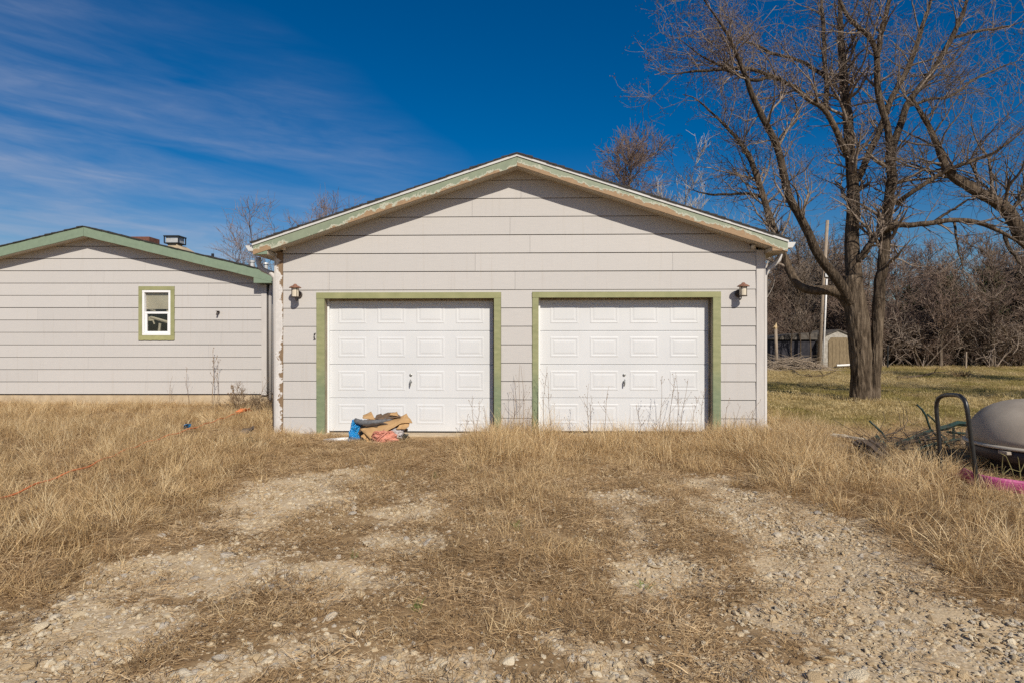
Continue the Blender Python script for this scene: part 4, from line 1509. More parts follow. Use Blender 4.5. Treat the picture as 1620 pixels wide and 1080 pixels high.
def grow(P, R, n, t0, t1, ang, length, K, wig, up, ratio, rmin, rng, shorten=0.5, out=None):
    """n children on the polylines P: returns their polylines"""
    N, KP, _ = P.shape
    seg = np.linalg.norm(np.diff(P, axis=1), axis=2).sum(1)
    w = seg / seg.sum()
    par = rng.choice(N, n, p=w)
    t = t0 + (t1 - t0) * rng.random(n) ** 0.85
    f = t * (KP - 1)
    i = np.minimum(f.astype(int), KP - 2)
    fr = (f - i)[:, None]
    p = P[par, i] * (1 - fr) + P[par, i + 1] * fr
    r = R[par, i] * (1 - fr[:, 0]) + R[par, i + 1] * fr[:, 0]
    T = P[par, i + 1] - P[par, i]
    T /= np.linalg.norm(T, axis=1, keepdims=True) + 1e-9
    q = rng.normal(size=(n, 3))
    q[:, 2] += 0.35
    q -= (q * T).sum(1, keepdims=True) * T
    q /= np.linalg.norm(q, axis=1, keepdims=True) + 1e-9
    a = np.radians(rng.normal(ang, 13, n))[:, None]
    D = T * np.cos(a) + q * np.sin(a)
    L = length * rng.uniform(0.5, 1.25, n) * (1 - shorten * t)
    rs = np.maximum(np.minimum(r * ratio, r * 0.9), rmin)
    out_p = np.zeros((n, K, 3))
    out_r = np.zeros((n, K))
    out_p[:, 0] = p
    out_r[:, 0] = rs
    for k in range(1, K):
        D = D + rng.normal(size=(n, 3)) * wig
        D[:, 2] += up
        if out is not None:
            D += out
        D /= np.linalg.norm(D, axis=1, keepdims=True) + 1e-9
        p = p + D * (L / (K - 1))[:, None]
        out_p[:, k] = p
        out_r[:, k] = np.maximum(rs * (1 - 0.85 * k / (K - 1)), rmin * 0.6)
    return out_p, out_r


def resample(pts, K):
    """smooth polyline through 3-D points (+ radius in column 3)"""
    pts = np.array(pts, float)
    n = len(pts)
    ext = np.vstack([2 * pts[0] - pts[1], pts, 2 * pts[-1] - pts[-2]])
    d = np.concatenate([[0], np.cumsum(np.linalg.norm(np.diff(pts[:, :3], axis=0), axis=1))])
    out = []
    for s in np.linspace(0, d[-1], K):
        i = min(max(np.searchsorted(d, s) - 1, 0), n - 2)
        u = (s - d[i]) / max(d[i + 1] - d[i], 1e-9)
        p0, p1, p2, p3 = ext[i], ext[i + 1], ext[i + 2], ext[i + 3]
        q = 0.5 * ((2 * p1) + (-p0 + p2) * u + (2 * p0 - 5 * p1 + 4 * p2 - p3) * u * u + (-p0 + 3 * p1 - 3 * p2 + p3) * u ** 3)
        q[3] = p1[3] * (1 - u) + p2[3] * u
        out.append(q)
    return np.array(out)


def mat_bark(name, dark, mid, light, sc=1.0, bump=1.0):
    t = NT(name)
    v = t.coord((1, 1, 0.16))
    n1 = t.noise(v, 22 * sc, 6, 0.65, 0.6)
    n2 = t.noise(t.coord(), 3.0 * sc, 5, 0.6)
    col = t.ramp(n1, [(0.32, dark), (0.5, mid), (0.68, light)])
    col = t.mix(t.ramp(n2, [(0.45, 0.0), (0.75, 0.5)]), col, tuple(Vector(light) * 0.9))
    hs = t.n.new('ShaderNodeHueSaturation')
    t.l.new(t.math('ADD', t.math('MULTIPLY', t.rand(), 0.4), 0.8), hs.inputs['Value'])
    t.l.new(col, hs.inputs['Color'])
    t.set('Base Color', hs.outputs[0])
    t.set('Roughness', 0.95)
    t.set('Specular IOR Level', 0.15)
    t.bump(n1, bump, 0.08)
    return t.m


BARK = mat_bark('furrowed_bark', (0.022, 0.016, 0.011), (0.095, 0.069, 0.048), (0.23, 0.175, 0.125))
TWIG = mat_bark('twig_bark', (0.095, 0.072, 0.054), (0.20, 0.155, 0.12), (0.38, 0.31, 0.255), 1.0, 0.1)
BARK_FAR = mat_bark('woodland_bark', (0.075, 0.055, 0.042), (0.17, 0.13, 0.097), (0.29, 0.23, 0.175), 0.6, 0.5)
TWIG_FAR = mat_bark('woodland_twigs', (0.11, 0.074, 0.055), (0.20, 0.142, 0.11), (0.32, 0.24, 0.19), 0.5, 0.0)
TWIG_RED = mat_bark('red_brown_twigs', (0.13, 0.088, 0.07), (0.22, 0.155, 0.125), (0.33, 0.245, 0.20), 0.5, 0.0)
BARK_PALE = mat_bark('pale_bark', (0.30, 0.26, 0.225), (0.46, 0.42, 0.37), (0.60, 0.56, 0.50), 0.8, 0.2)
SEED = mat_plain('dry_seed_clusters', (0.07, 0.043, 0.03), (0.19, 0.12, 0.08), 30, 0.9, 0.0)
CEDAR = mat_plain('dark_cedar_foliage', (0.028, 0.035, 0.012), (0.075, 0.075, 0.03), 2, 0.9, 0.0)

# ---- the big bare tree right of the garage; limbs follow the photograph
TY = 15.6
SCL = TY / F


def limb_pts(tr, y0, y1, r0, r1):
    n = len(tr)
    out = []
    for i, (px, py) in enumerate(tr):
        s = i / (n - 1)
        Y = TY + y0 + (y1 - y0) * s
        p = at(px, py, Y)
        r = (r0 + (r1 - r0) * s) / 2 * Y / F
        out.append((p.x, p.y, p.z, r))
    return out


LIMBS = [
    # (trace, depth offset at root and tip, width in pixels at root and tip)
    ([(1353, 470), (1349, 430), (1346, 380), (1347, 330), (1347, 289), (1342, 222), (1333, 133), (1329, 67), (1327, 0), (1322, -70)], 0.0, 0.5, 25, 7),
    ([(1390, 500), (1394, 440), (1402, 380), (1410, 290), (1409, 240)], -0.15, -0.3, 17, 14),
    ([(1409, 240), (1399, 195), (1387, 140), (1387, 90), (1376, 60), (1346, 30), (1325, -5), (1300, -50)], -0.3, -0.9, 11, 5),
    ([(1387, 92), (1396, 50), (1406, 0), (1410, -60)], -0.6, -0.9, 9, 5),
    ([(1409, 242), (1417, 216), (1433, 169), (1451, 142), (1480, 107), (1507, 58), (1526, 15), (1537, -40)], -0.3, 0.6, 12, 6),
    ([(1347, 292), (1360, 278), (1379, 235), (1393, 200), (1411, 151), (1438, 102), (1459, 44), (1472, 0), (1480, -50)], 0.2, 0.9, 11, 6),
    ([(1345, 478), (1327, 447), (1297, 409), (1273, 360), (1248, 311), (1229, 231), (1211, 196), (1189, 151), (1174, 107), (1149, 53), (1122, 13), (1100, -25)], -0.1, -1.8, 16, 4.5),
    ([(1343, 485), (1325, 462), (1296, 460), (1269, 457), (1253, 440), (1241, 409), (1220, 356), (1207, 311), (1189, 258), (1171, 227), (1140, 195), (1104, 162), (1080, 150)], 0.1, 1.2, 17, 4),
    ([(1207, 313), (1186, 308), (1167, 307), (1139, 309), (1113, 307), (1090, 300)], 0.9, 1.1, 6, 2.5),
    ([(1339, 243), (1334, 232), (1319, 198), (1301, 172), (1278, 156), (1260, 138), (1224, 122), (1193, 111), (1149, 107), (1115, 92), (1088, 72), (1070, 60)], 0.1, -1.2, 10, 3.5),
    ([(1224, 122), (1190, 128), (1150, 112), (1110, 116), (1075, 117), (1045, 118)], -0.8, -1.4, 6, 3),
    ([(1307, 172), (1307, 120), (1304, 80), (1301, 27), (1296, -30)], 0.0, 0.4, 8, 5),
    ([(1305, 122), (1280, 108), (1256, 96), (1220, 84), (1186, 68), (1160, 70)], 0.2, 1.0, 6, 3),
    ([(1229, 232), (1240, 212), (1252, 200), (1260, 183), (1255, 158), (1243, 145)], -0.6, -0.2, 4, 2.5),
    ([(1420, 322), (1432, 312), (1447, 302), (1491, 276), (1522, 262), (1567, 244), (1598, 222), (1625, 198)], -0.2, -1.6, 8, 4),
    ([(1388, 372), (1402, 362), (1420, 357), (1440, 358), (1469, 356), (1509, 351), (1558, 356), (1593, 373), (1640, 402)], -0.2, -1.6, 10, 6),
    ([(1360, 412), (1372, 390), (1388, 370)], -0.1, -0.2, 12, 9),
    ([(1469, 356), (1500, 335), (1530, 318), (1556, 312)], -0.8, -1.4, 5, 2.5),
    ([(1590, 372), (1600, 395), (1610, 415), (1628, 430)], -1.4, -1.8, 6, 3),
    ([(1509, 352), (1512, 375), (1520, 410), (1526, 440)], -0.9, -1.2, 4, 2),
    ([(1433, 170), (1470, 160), (1505, 155), (1540, 130), (1580, 110), (1618, 95)], 0.0, 0.4, 5, 2.5),
    ([(1507, 60), (1540, 50), (1580, 45), (1620, 35)], 0.4, -0.2, 5, 3),
    ([(1273, 362), (1262, 335), (1258, 305), (1240, 285)], -0.6, -1.3, 4, 2),
]
big_tree = empty('bare_tree', at(1368, 632, TY))
tag(big_tree, 'big bare many limbed tree with furrowed trunk right of the garage', 'tree')
org = np.array(big_tree.location)


def local(me_v):
    return me_v - org


limbsP, limbsR = [], []
KL = 26
for tr, y0, y1, r0, r1 in LIMBS:
    pts = limb_pts(tr, y0, y1, r0, r1)
    q = resample(pts, KL)
    q[:, 3] *= 1 - 0.72 * np.clip((np.linspace(0, 1, KL) - 0.7) / 0.3, 0, 1) * (r1 < 9)
    # natural kinks
    kink = np.cumsum(RNG.normal(0, 0.010, (KL, 3)), 0)
    kink -= np.linspace(0, 1, KL)[:, None] * kink[-1]
    q[1:, :3] += kink[1:]
    limbsP.append(q[:, :3])
    limbsR.append(q[:, 3])
limbsP, limbsR = np.array(limbsP), np.array(limbsR)
# limb meshes, each its own part with lumpy bark
for i in range(len(LIMBS)):
    fat = limbsR[i, 0] > 0.10
    K2 = 60 if fat else 30
    q = resample(np.concatenate([limbsP[i], limbsR[i][:, None]], 1), K2)
    sd = 16 if fat else 8
    v, f = tubes(q[None, :, :3], q[None, :, 3], sd)
    lum = np.array([mnoise.noise(Vector(p) * 5.0) * 0.5 + mnoise.noise(Vector((p[0] * 16, p[1] * 16, p[2] * 3))) * 0.35 for p in v])
    ctr = np.repeat(q[:, :3], sd, 0)
    v = ctr + (v - ctr) * (1 + 0.16 * lum)[:, None]
    link_mesh('limb', mesh_np('limb', local(v), f, smooth=True), BARK, big_tree)


TRUNK_BARK = mat_bark('deep_furrowed_trunk_bark', (0.024, 0.017, 0.012), (0.115, 0.084, 0.058), (0.265, 0.205, 0.147), 0.6)


def stem(name, tr, sides=72, K=130, flare=0.0):
    """furrowed trunk: ridged rings"""
    q = resample(tr, K)
    v, f = tubes(q[None, :, :3], q[None, :, 3], sides)
    ctr = np.repeat(q[:, :3], sides, 0)
    k = np.tile(np.arange(sides), K)
    s = np.repeat(np.linspace(0, 1, K), sides)
    rid, fine_ = [], []
    for a, z in zip(k, s * 2.6):
        ca, sa = math.cos(a * 2 * math.pi / sides), math.sin(a * 2 * math.pi / sides)
        ws = 0.25 * mnoise.noise(Vector((ca * 2, sa * 2, z * 3)))
        rid.append(0.45 - 2.0 * max(0.0, 0.30 - abs(mnoise.noise(Vector((ca * 5.2 + ws, sa * 5.2, z * 1.5))))) + 0.5 * mnoise.noise(Vector((ca * 1.5, sa * 1.5, z * 1.1))))
        fine_.append(mnoise.noise(Vector((ca * 10, sa * 10, z * 9))))
    rid, fine_ = np.array(rid), np.array(fine_)
    fl = flare * np.exp(-s * 13) * (1 + 0.45 * np.sin(k * 2 * math.pi / sides * 5 + 1.0))
    v = ctr + (v - ctr) * (1 + 0.17 * rid + 0.06 * fine_ + fl)[:, None]
    return link_mesh(name, mesh_np(name, local(v), f, smooth=True), TRUNK_BARK, big_tree)


w = TY / F / 2
b1, b2 = at(1363, 640, TY), at(1384, 640, TY - 0.1)
stem('trunk', [(*at(1364, 644, TY), 31 * w), (*at(1363, 600, TY), 29 * w), (*at(1361, 550, TY), 29 * w), (*at(1357, 510, TY), 31 * w), (*at(1351, 470, TY), 29 * w), (*at(1348, 436, TY), 24 * w)], flare=0.35)
stem('trunk', [(*at(1382, 644, TY - 0.12), 17 * w), (*at(1384, 600, TY - 0.12), 15 * w), (*at(1387, 550, TY - 0.13), 15 * w), (*at(1389, 500, TY - 0.15), 16 * w), (*at(1391, 470, TY - 0.15), 16 * w)], flare=0.25)
# branches, twigs and fine twigs
rg = np.random.default_rng(11)
b1P, b1R = grow(limbsP, limbsR, 210, 0.22, 1.0, 48, 1.9, 9, 0.17, 0.03, 0.42, 0.010, rg, 0.35)
tips = limbsP[:, -8:, :], limbsR[:, -8:]
b2P, b2R = grow(b1P, b1R, 1150, 0.12, 1.0, 46, 1.0, 7, 0.20, 0.02, 0.6, 0.0062, rg, 0.35)
b2bP, b2bR = grow(limbsP, limbsR, 420, 0.25, 1.0, 60, 0.95, 7, 0.20, 0.03, 0.25, 0.0062, rg, 0.2)
allP, allR = np.concatenate([b2P, b2bP]), np.concatenate([b2R, b2bR])
b3P, b3R = grow(allP, allR, 6200, 0.1, 1.0, 42, 0.52, 5, 0.20, 0.0, 0.75, 0.0046, rg, 0.3)
v, f = join([tubes(b1P, b1R, 5), tubes(b2P, b2R, 4), tubes(b2bP, b2bR, 4), tubes(b3P, b3R, 3)])
o = link_mesh('crown', mesh_np('crown', local(v), f, smooth=True), TWIG, big_tree)
o['kind'] = 'stuff'
# dry seed clusters, thickest in the upper left of the crown
cen = b3P[:, -1]
pxs = 810 + cen[:, 0] / cen[:, 1] * F
pys = 540 - (cen[:, 2] - EYE) / cen[:, 1] * F
prob = 0.38 + 0.62 * np.exp(-(((pxs - 1090) / 130) ** 2 + ((pys - 90) / 90) ** 2))
prob *= (pys < 330)
sel = cen[rg.random(len(cen)) < prob]
M_ = 12
base = np.repeat(sel, M_, 0) + rg.normal(0, 0.055, (len(sel) * M_, 3))
d1 = rg.normal(size=base.shape)
d1 /= np.linalg.norm(d1, axis=1, keepdims=True)
d2 = np.cross(d1, rg.normal(size=base.shape))
d2 /= np.linalg.norm(d2, axis=1, keepdims=True) + 1e-9
sz = rg.uniform(0.010, 0.022, (len(base), 1))
v = np.stack([base, base + d1 * sz * 1.6 + d2 * sz * 0.5, base + d1 * sz * 2.4, base + d1 * sz * 1.2 - d2 * sz * 0.5], 1).reshape(-1, 3)
o = link_mesh('seed_clusters', mesh_np('seed_clusters', local(v), np.arange(len(v)).reshape(-1, 4)), SEED, big_tree)
o['kind'] = 'stuff'

# ---- the neighbour tree whose limb leans in from beyond the right edge
NY_ = 14.6
n_tr = [(1740, 640), (1730, 560), (1705, 470), (1660, 410), (1620, 378), (1593, 333), (1544, 302), (1504, 276), (1487, 240), (1469, 200), (1451, 169), (1440, 150)]
q = []
for i, (px, py) in enumerate(n_tr):
    s = i / (len(n_tr) - 1)
    p = at(px, py, NY_ + 0.4 * s)
    q.append((p.x, p.y, p.z, (29 * (1 - s) ** 1.1 + 4) / 2 * NY_ / F))
ntree = empty('leaning_tree', at(1740, 636, NY_))
tag(ntree, 'rough barked leaning limb reaching in from the right edge of the view', 'tree')
org = np.array(ntree.location)
q2 = resample(q, 70)
v, f = tubes(q2[None, :, :3], q2[None, :, 3], 14)
ctr = np.repeat(q2[:, :3], 14, 0)
lum = np.array([mnoise.noise(Vector(p) * 7.0) for p in v])
v = ctr + (v - ctr) * (1 + 0.24 * lum)[:, None]
link_mesh('trunk', mesh_np('trunk', local(v), f, smooth=True), BARK, ntree)
P0 = resample(q, 26)
uP, uR = P0[None, :, :3], P0[None, :, 3]
c1P, c1R = grow(uP, uR, 26, 0.3, 1.0, 55, 2.3, 9, 0.18, 0.05, 0.35, 0.012, rg, 0.3)
c2P, c2R = grow(c1P, c1R, 260, 0.1, 1.0, 46, 1.1, 7, 0.2, 0.02, 0.6, 0.0065, rg, 0.3)
c3P, c3R = grow(c2P, c2R, 1700, 0.1, 1.0, 42, 0.55, 5, 0.2, 0.0, 0.7, 0.0046, rg, 0.3)
v, f = join([tubes(c1P, c1R, 5), tubes(c2P, c2R, 4), tubes(c3P, c3R, 3)])
o = link_mesh('crown', mesh_np('crown', local(v), f, smooth=True), TWIG, ntree)
o['kind'] = 'stuff'


# ---- background trees: built once per kind, then copied
def bare_tree_meshes(seed, H, r0, n1, n2, n3, spread, first, up, l1, l2, l3, stems=1, lean=0.06, tw=0.012, wob=0.07, m_b=None, m_t=None, ang=48):
    rg = np.random.default_rng(seed)
    P = np.zeros((stems, 14, 3))
    R = np.zeros((stems, 14))
    for s in range(stems):
        d = np.array([rg.normal(0, lean), rg.normal(0, lean), 1.0])
        if stems > 1:
            a = s / stems * 6.28 + rg.uniform(-0.5, 0.5)
            d += np.array([math.cos(a), math.sin(a), 0]) * spread * rg.uniform(0.5, 1.2)
        p = np.array([rg.normal(0, 0.06), rg.normal(0, 0.06), -0.1]) * (stems > 1) + np.array([0, 0, -0.1])
        h = H * rg.uniform(0.75, 1.0) if stems > 1 else H * 0.92
        for k in range(14):
            P[s, k] = p
            R[s, k] = r0 * (1 - 0.9 * k / 13)
            d = d + rg.normal(0, wob, 3)
            d[2] = max(d[2], 0.5)
            d /= np.linalg.norm(d)
            p = p + d * h / 13
    aP, aR = grow(P, R, n1, first, 0.98, ang, l1, 9, 0.14, up, 0.5, tw * 1.6, rg, 0.5)
    bP, bR = grow(aP, aR, n2, 0.15, 1.0, 44, l2, 6, 0.18, up * 0.7, 0.6, tw * 1.2, rg, 0.35)
    cP, cR = grow(bP, bR, n3, 0.1, 1.0, 40, l3, 4, 0.18, up * 0.5, 0.7, tw, rg, 0.3)
    v, f = tubes(P, R, 9)
    v2, f2 = tubes(aP, aR, 5)
    v, f = join([(v, f), (v2, f2)])
    tm = mesh_np('trunk', v, f, smooth=True)
    tm.materials.append(m_b or BARK_FAR)
    v, f = join([tubes(bP, bR, 3), tubes(cP, cR, 3)])
    cm = mesh_np('crown', v, f)
    cm.materials.append(m_t or TWIG_FAR)
    return tm, cm


def plant_tree(name, meshes, x, y, s, rz, label, group=None, cat='tree', sz=None):
    e = empty(name, (x, y, 0), rz)
    e.scale = (s, s, sz or s)
    tag(e, label, cat, group)
    for nm, me in zip(('trunk', 'crown'), meshes):
        o = link_mesh(nm, me, None, e)
        if nm == 'crown':
            o['kind'] = 'stuff'
    return e


round_tree = bare_tree_meshes(51, 12.6, 0.17, 56, 560, 4600, 0.2, 0.35, 0.06, 3.4, 1.5, 0.7, tw=0.013, m_t=TWIG_RED, lean=0.01, wob=0.02)
p = at(978, 560, 36)
plant_tree('round_tree', round_tree, p.x, 36, 1.08, 0.4, 'round crowned russet tree rising behind the garage roof')
p = at(1043, 560, 37)
plant_tree('round_tree', round_tree, p.x, 37, 0.84, 2.6, 'smaller russet tree between the round crowned one and the pale one')
pale_tree = bare_tree_meshes(52, 11.0, 0.13, 26, 150, 700, 0.28, 0.30, 0.13, 4.2, 1.7, 0.7, stems=4, tw=0.012, m_b=BARK_PALE, m_t=BARK_PALE, ang=30)
p = at(1103, 560, 31)
plant_tree('pale_tree', pale_tree, p.x, 31, 0.98, 0.0, 'whitish bare tree with upright branches behind the right roof slope')
p = at(1168, 560, 33)
plant_tree('pale_tree', pale_tree, p.x, 33, 0.80, 2.2, 'shorter whitish tree close beside the tall pale one')
thin = bare_tree_meshes(53, 7.2, 0.045, 44, 360, 1800, 0.34, 0.25, 0.10, 2.6, 1.2, 0.6, stems=5, tw=0.007, m_t=TWIG_RED, m_b=TWIG_RED, ang=32)
for (px, sx, rz, lab) in ((470, 1.0, 0.3, 'thin bare tree showing over the left roof slope of the garage'), (400, 0.70, 1.9, 'thin bare tree in the gap between house and garage roofs'),
                          (545, 1.05, 4.0, 'thin bare tree topping the garage roof midway up the left slope'), (330, 0.70, 3.1, 'faint twig tops peeping over the house roof by the vent')):
    p = at(px, 560, 25)
    plant_tree('thin_tree', thin, p.x, 25 + rz * 0.4, sx, rz, lab)

wood = [bare_tree_meshes(60 + s, 9.0, 0.13, 40, 280, 1500, 0.2, 0.22, 0.05, 3.0, 1.5, 0.75, stems=(1, 2, 1, 3)[s], lean=0.12, tw=0.016, m_t=(TWIG_FAR, TWIG_FAR, TWIG_RED, TWIG)[s], m_b=(BARK_FAR, BARK_FAR, BARK_FAR, BARK)[s]) for s in range(4)]
rg = random.Random(5)
for i in range(50):
    y = 36 + 22 * rg.random() ** 1.3
    x = rg.uniform(0.36, 0.98) * y
    if 11.5 < x < 21 and y < 39.5:
        y += 4.0
    s = rg.uniform(0.72, 1.08)
    plant_tree('woodland_tree', wood[i % 4], x, y, s, rg.uniform(0, 6.28), 'brown bare woodland tree in the thicket behind the lawn', 'bare trees of the wood behind the lawn')
for (x, y, s, rz, lab) in ((18.5, 9.0, 1.0, 0.5, 'bare yard tree beyond the right edge, nearer the drive'), (25.0, 15.5, 1.05, 2.0, 'bare yard tree beyond the right edge, level with the big tree'), (21.0, 21.0, 0.9, 4.1, 'bare yard tree beyond the right edge, nearer the wood')):
    plant_tree('yard_tree', wood[int(rz) % 4], x, y, s, rz, lab)
sap = bare_tree_meshes(57, 6.2, 0.055, 22, 120, 420, 0.2, 0.28, 0.10, 1.5, 0.9, 0.45, tw=0.012, m_b=BARK, m_t=TWIG, ang=38)
brush = [bare_tree_meshes(70 + s, 3.4, 0.035, 40, 320, 1500, 0.5, 0.1, 0.02, 1.3, 0.8, 0.45, stems=8, tw=0.011, ang=50) for s in range(3)]
for i in range(110):
    y = 37.0 + 12 * rg.random() ** 1.5
    x = rg.uniform(0.36, 0.96) * y
    if 11.5 < x < 21 and y < 39.0:
        y += 3.5
    plant_tree('thicket_shrub', brush[i % 3], x, y, rg.uniform(0.6, 1.25), rg.uniform(0, 6.28), 'tangled bare shrub along the foot of the brown wood', 'bare shrubs along the wood edge', 'shrub')

for (px, s_, rz, lab) in ((1253, 0.95, 0.6, 'thin sapling before the dark lean-to, nearest the snag'), (1267, 0.85, 2.2, 'thin sapling before the middle of the dark lean-to'), (1281, 0.9, 3.7, 'thin sapling before the dark lean-to, nearest the pole')):
    p = at(px, 560, 33.9)
    plant_tree('sapling', sap, p.x, 33.9, s_, rz, lab)
arch = bare_tree_meshes(75, 3.0, 0.03, 26, 90, 170, 0.8, 0.15, -0.04, 1.6, 0.9, 0.5, stems=7, tw=0.015, m_b=TWIG, m_t=TWIG, ang=55)
for i in range(12):
    y = rg.uniform(35.5, 38.5)
    x = rg.uniform(0.60, 0.86) * y
    plant_tree('arching_shrub', arch, x, y, rg.uniform(0.8, 1.5), rg.uniform(0, 6.28), 'pale arching bare shrub at the wood edge right of the big tree', 'pale arching shrubs at the wood edge', 'shrub')


def cedar_meshes(seed):
    rg = np.random.default_rng(seed)
    P = np.zeros((1, 8, 3))
    P[0, :, 2] = np.linspace(-0.1, 5.6, 8)
    R = np.linspace(0.14, 0.02, 8)[None]
    aP, aR = grow(P, R, 130, 0.06, 0.98, 72, 1.9, 6, 0.1, 0.03, 0.4, 0.02, rg, 0.75)
    tv, tf = join([tubes(P, R, 7), tubes(aP, aR, 3)])
    tm = mesh_np('trunk', tv, tf)
    tm.materials.append(BARK_FAR)
    n = 5200
    i = rg.integers(0, len(aP), n)
    u = rg.random(n) ** 0.6 * 4.99
    k = u.astype(int)
    fr = (u - k)[:, None]
    c = aP[i, k] * (1 - fr) + aP[i, k + 1] * fr + rg.normal(0, 0.10, (n, 3))
    d1 = rg.normal(size=(n, 3)) + (aP[i, -1] - aP[i, 0]) * 0.6
    d1 /= np.linalg.norm(d1, axis=1, keepdims=True)
    d2 = np.cross(d1, rg.normal(size=(n, 3)))
    d2 /= np.linalg.norm(d2, axis=1, keepdims=True) + 1e-9
    L = rg.uniform(0.08, 0.20, (n, 1))
    v = np.stack([c - d2 * L * 0.22, c + d2 * L * 0.22, c + d1 * L + d2 * L * 0.08, c + d1 * L - d2 * L * 0.08], 1).reshape(-1, 3)
    cm = mesh_np('crown', v, np.arange(len(v)).reshape(-1, 4))
    cm.materials.append(CEDAR)
    return tm, cm


cedar = cedar_meshes(81)
for (px, Y, s, rz, lab) in ((1500, 40, 1.0, 0, 'dark cedar in the wood straight behind the black tube handle'), (1565, 39.5, 1.1, 1.5, 'dark cedar in the wood behind the dome, second from the right edge'),
                            (1618, 41, 1.05, 3.0, 'dark cedar in the wood at the right edge of the view'), (1440, 42, 0.9, 4.0, 'dark cedar in the wood just right of the big tree'),
                            (1300, 45, 1.0, 5.0, 'dark cedar in the wood behind the utility pole'), (1236, 44, 0.9, 2.2, 'dark cedar in the wood behind the broken snag')):
    p = at(px, 560, Y)
    plant_tree('cedar_tree', cedar, p.x, Y, s, rz, lab)
# the wood goes on beyond what can be told apart
P, sc_, ro = [], [], []
for i in range(60):
    y = rg.uniform(56, 95)
    x = rg.uniform(0.15, 1.05) * y
    P.append((x, y, 0))
    s = rg.uniform(0.7, 1.0)
    sc_.append((s, s, s))
    ro.append((0, 0, rg.uniform(0, 6.28)))
for i in range(130):
    y = rg.uniform(48, 62)
    x = rg.uniform(0.30, 1.0) * y
    P.append((x, y, 0))
    s = rg.uniform(0.8, 1.3)
    sc_.append((s, s, s))
    ro.append((0, 0, rg.uniform(0, 6.28)))
src = []
for tm, cm in wood:
    src.append(bpy.data.objects.new('far_tree_crown', cm))
for tm, cm in brush:
    src.append(bpy.data.objects.new('far_tree_shrub', cm))
pk = [i % 4 if i < 60 else 4 + i % 3 for i in range(190)]
scatter('far_woods', P, ro, sc_, pk, src, 'far brown bare wood closing the view behind the nearer trees', 'woods')

# ------------------------------------------------------------------ things standing behind the lawn
# utility pole with a white conduit
p = at(1296, 583, 33.6)
pole = empty('utility_pole', (p.x, 33.6, 0))
tag(pole, 'tall weathered utility pole with a white conduit, beside the old shed', 'pole')
top = at(1309, 349, 33.6)
dx = top.x - p.x
MB().tube([(-0.03, 0, -0.2), (dx * 0.5 - 0.03, 0, top.z * 0.5), (dx, 0, top.z)], [0.115, 0.10, 0.085], 12).build('shaft', POLEWOOD, pole, smooth=True)
MB().tube([(0.12, -0.14, -0.1), (dx * 0.3 + 0.12, -0.14, 2.9), (dx * 0.55 + 0.10, -0.13, 4.9)], 0.05, 8).build('conduit', WHITEPIPE, pole, smooth=True)
MB().box(dx * 0.6 - 0.02, dx * 0.6 + 0.14, -0.16, -0.10, 5.0, 5.25).build('junction_box', GALV, pole, bevel=0.01)
# broken snag with a pale splintered top
p = at(1228, 560, 33.0)
sn_ = empty('broken_snag', (p.x, 33.0, 0))
tag(sn_, 'slim broken snag with pale splintered top beside the brush pile', 'snag')
zt1 = at(1228, 520, 33).z
MB().tube([(0.03, 0, -0.1), (0.0, 0, zt1 * 0.5), (-0.03, 0, zt1)], [0.10, 0.085, 0.08], 9).build('trunk', POLEWOOD, sn_, smooth=True)
m = MB()
m.tube([(-0.03, 0, zt1 - 0.02), (-0.06, 0, zt1 + 0.08), (-0.01, 0, zt1 + 0.2), (0.0, 0, zt1 + 0.33)], [0.08, 0.11, 0.05, 0.006], 7)
m.build('splintered_top', STUMPWOOD, sn_)
# shed
sY = 34.6
sx0, sx1 = at(1300, 560, sY).x, at(1352, 560, sY).x
zr, ze = at(1330, 522.5, sY).z, at(1330, 538, sY).z
shed = empty('old_shed', ((sx0 + sx1) / 2, sY, 0))
tag(shed, 'old low shed with bare plywood door and peeling white arched front', 'shed')
hw = (sx1 - sx0) / 2


def gambrel(k, zlow, zo=0.0):
    return [(-hw * k, zlow), (hw * k, zlow), (hw * k, ze * 0.93 + zo), (hw * 0.72 * k, (ze + zr) / 2 + zo), (0, zr + zo), (-hw * 0.72 * k, (ze + zr) / 2 + zo), (-hw * k, ze * 0.93 + zo)]


MB().prism(gambrel(1.0, 0.0), 0.0, 2.6).build('wall', SHEDWHITE, shed)
m = MB()
m.prism([(-hw * 0.62, 0.05), (hw * 0.75, 0.05), (hw * 0.75, ze * 0.9), (hw * 0.5, ze * 1.1), (-hw * 0.45, ze * 1.1), (-hw * 0.62, ze * 0.95)], -0.03, -0.002)
sdoor = m.build('door', SHEDDOOR, shed)
for k in range(6):
    a_, b_ = -hw * 0.60 + k * hw * 0.222, -hw * 0.60 + (k + 0.95) * hw * 0.222
    MB().box(a_, b_, -0.05 - 0.006 * (k % 2), -0.031, 0.07, ze * (0.93 + 0.04 * ((k * 7) % 3))).build('plank', SHEDDOOR, sdoor)
m = MB()
a = gambrel(1.06, 0.0, 0.05)[2:]
b = gambrel(1.0, 0.0, -0.005)[2:]
for i in range(4):
    m.prism([b[i], a[i], a[i + 1], b[i + 1]][::-1], -0.08, 2.7)
m.build('roof', SHEDROOF, shed)
lx0 = at(1226, 560, sY).x - (sx0 + sx1) / 2
m = MB()
m.box(lx0, -hw - 0.02, 0.6, 3.0, 0, at(1260, 537, sY).z)
m.build('lean_to_wall', SHEDWALL, shed)
m = MB()
zz = at(1260, 537, sY).z
m.prism([(lx0 - 0.1, zz), (-hw - 0.02, zz), (-hw - 0.02, zz + 0.40), (lx0 * 0.75, zz + 0.28), (lx0 - 0.1, zz + 0.05)], 0.45, 3.1)
m.build('lean_to_roof', SHEDROOF, shed)
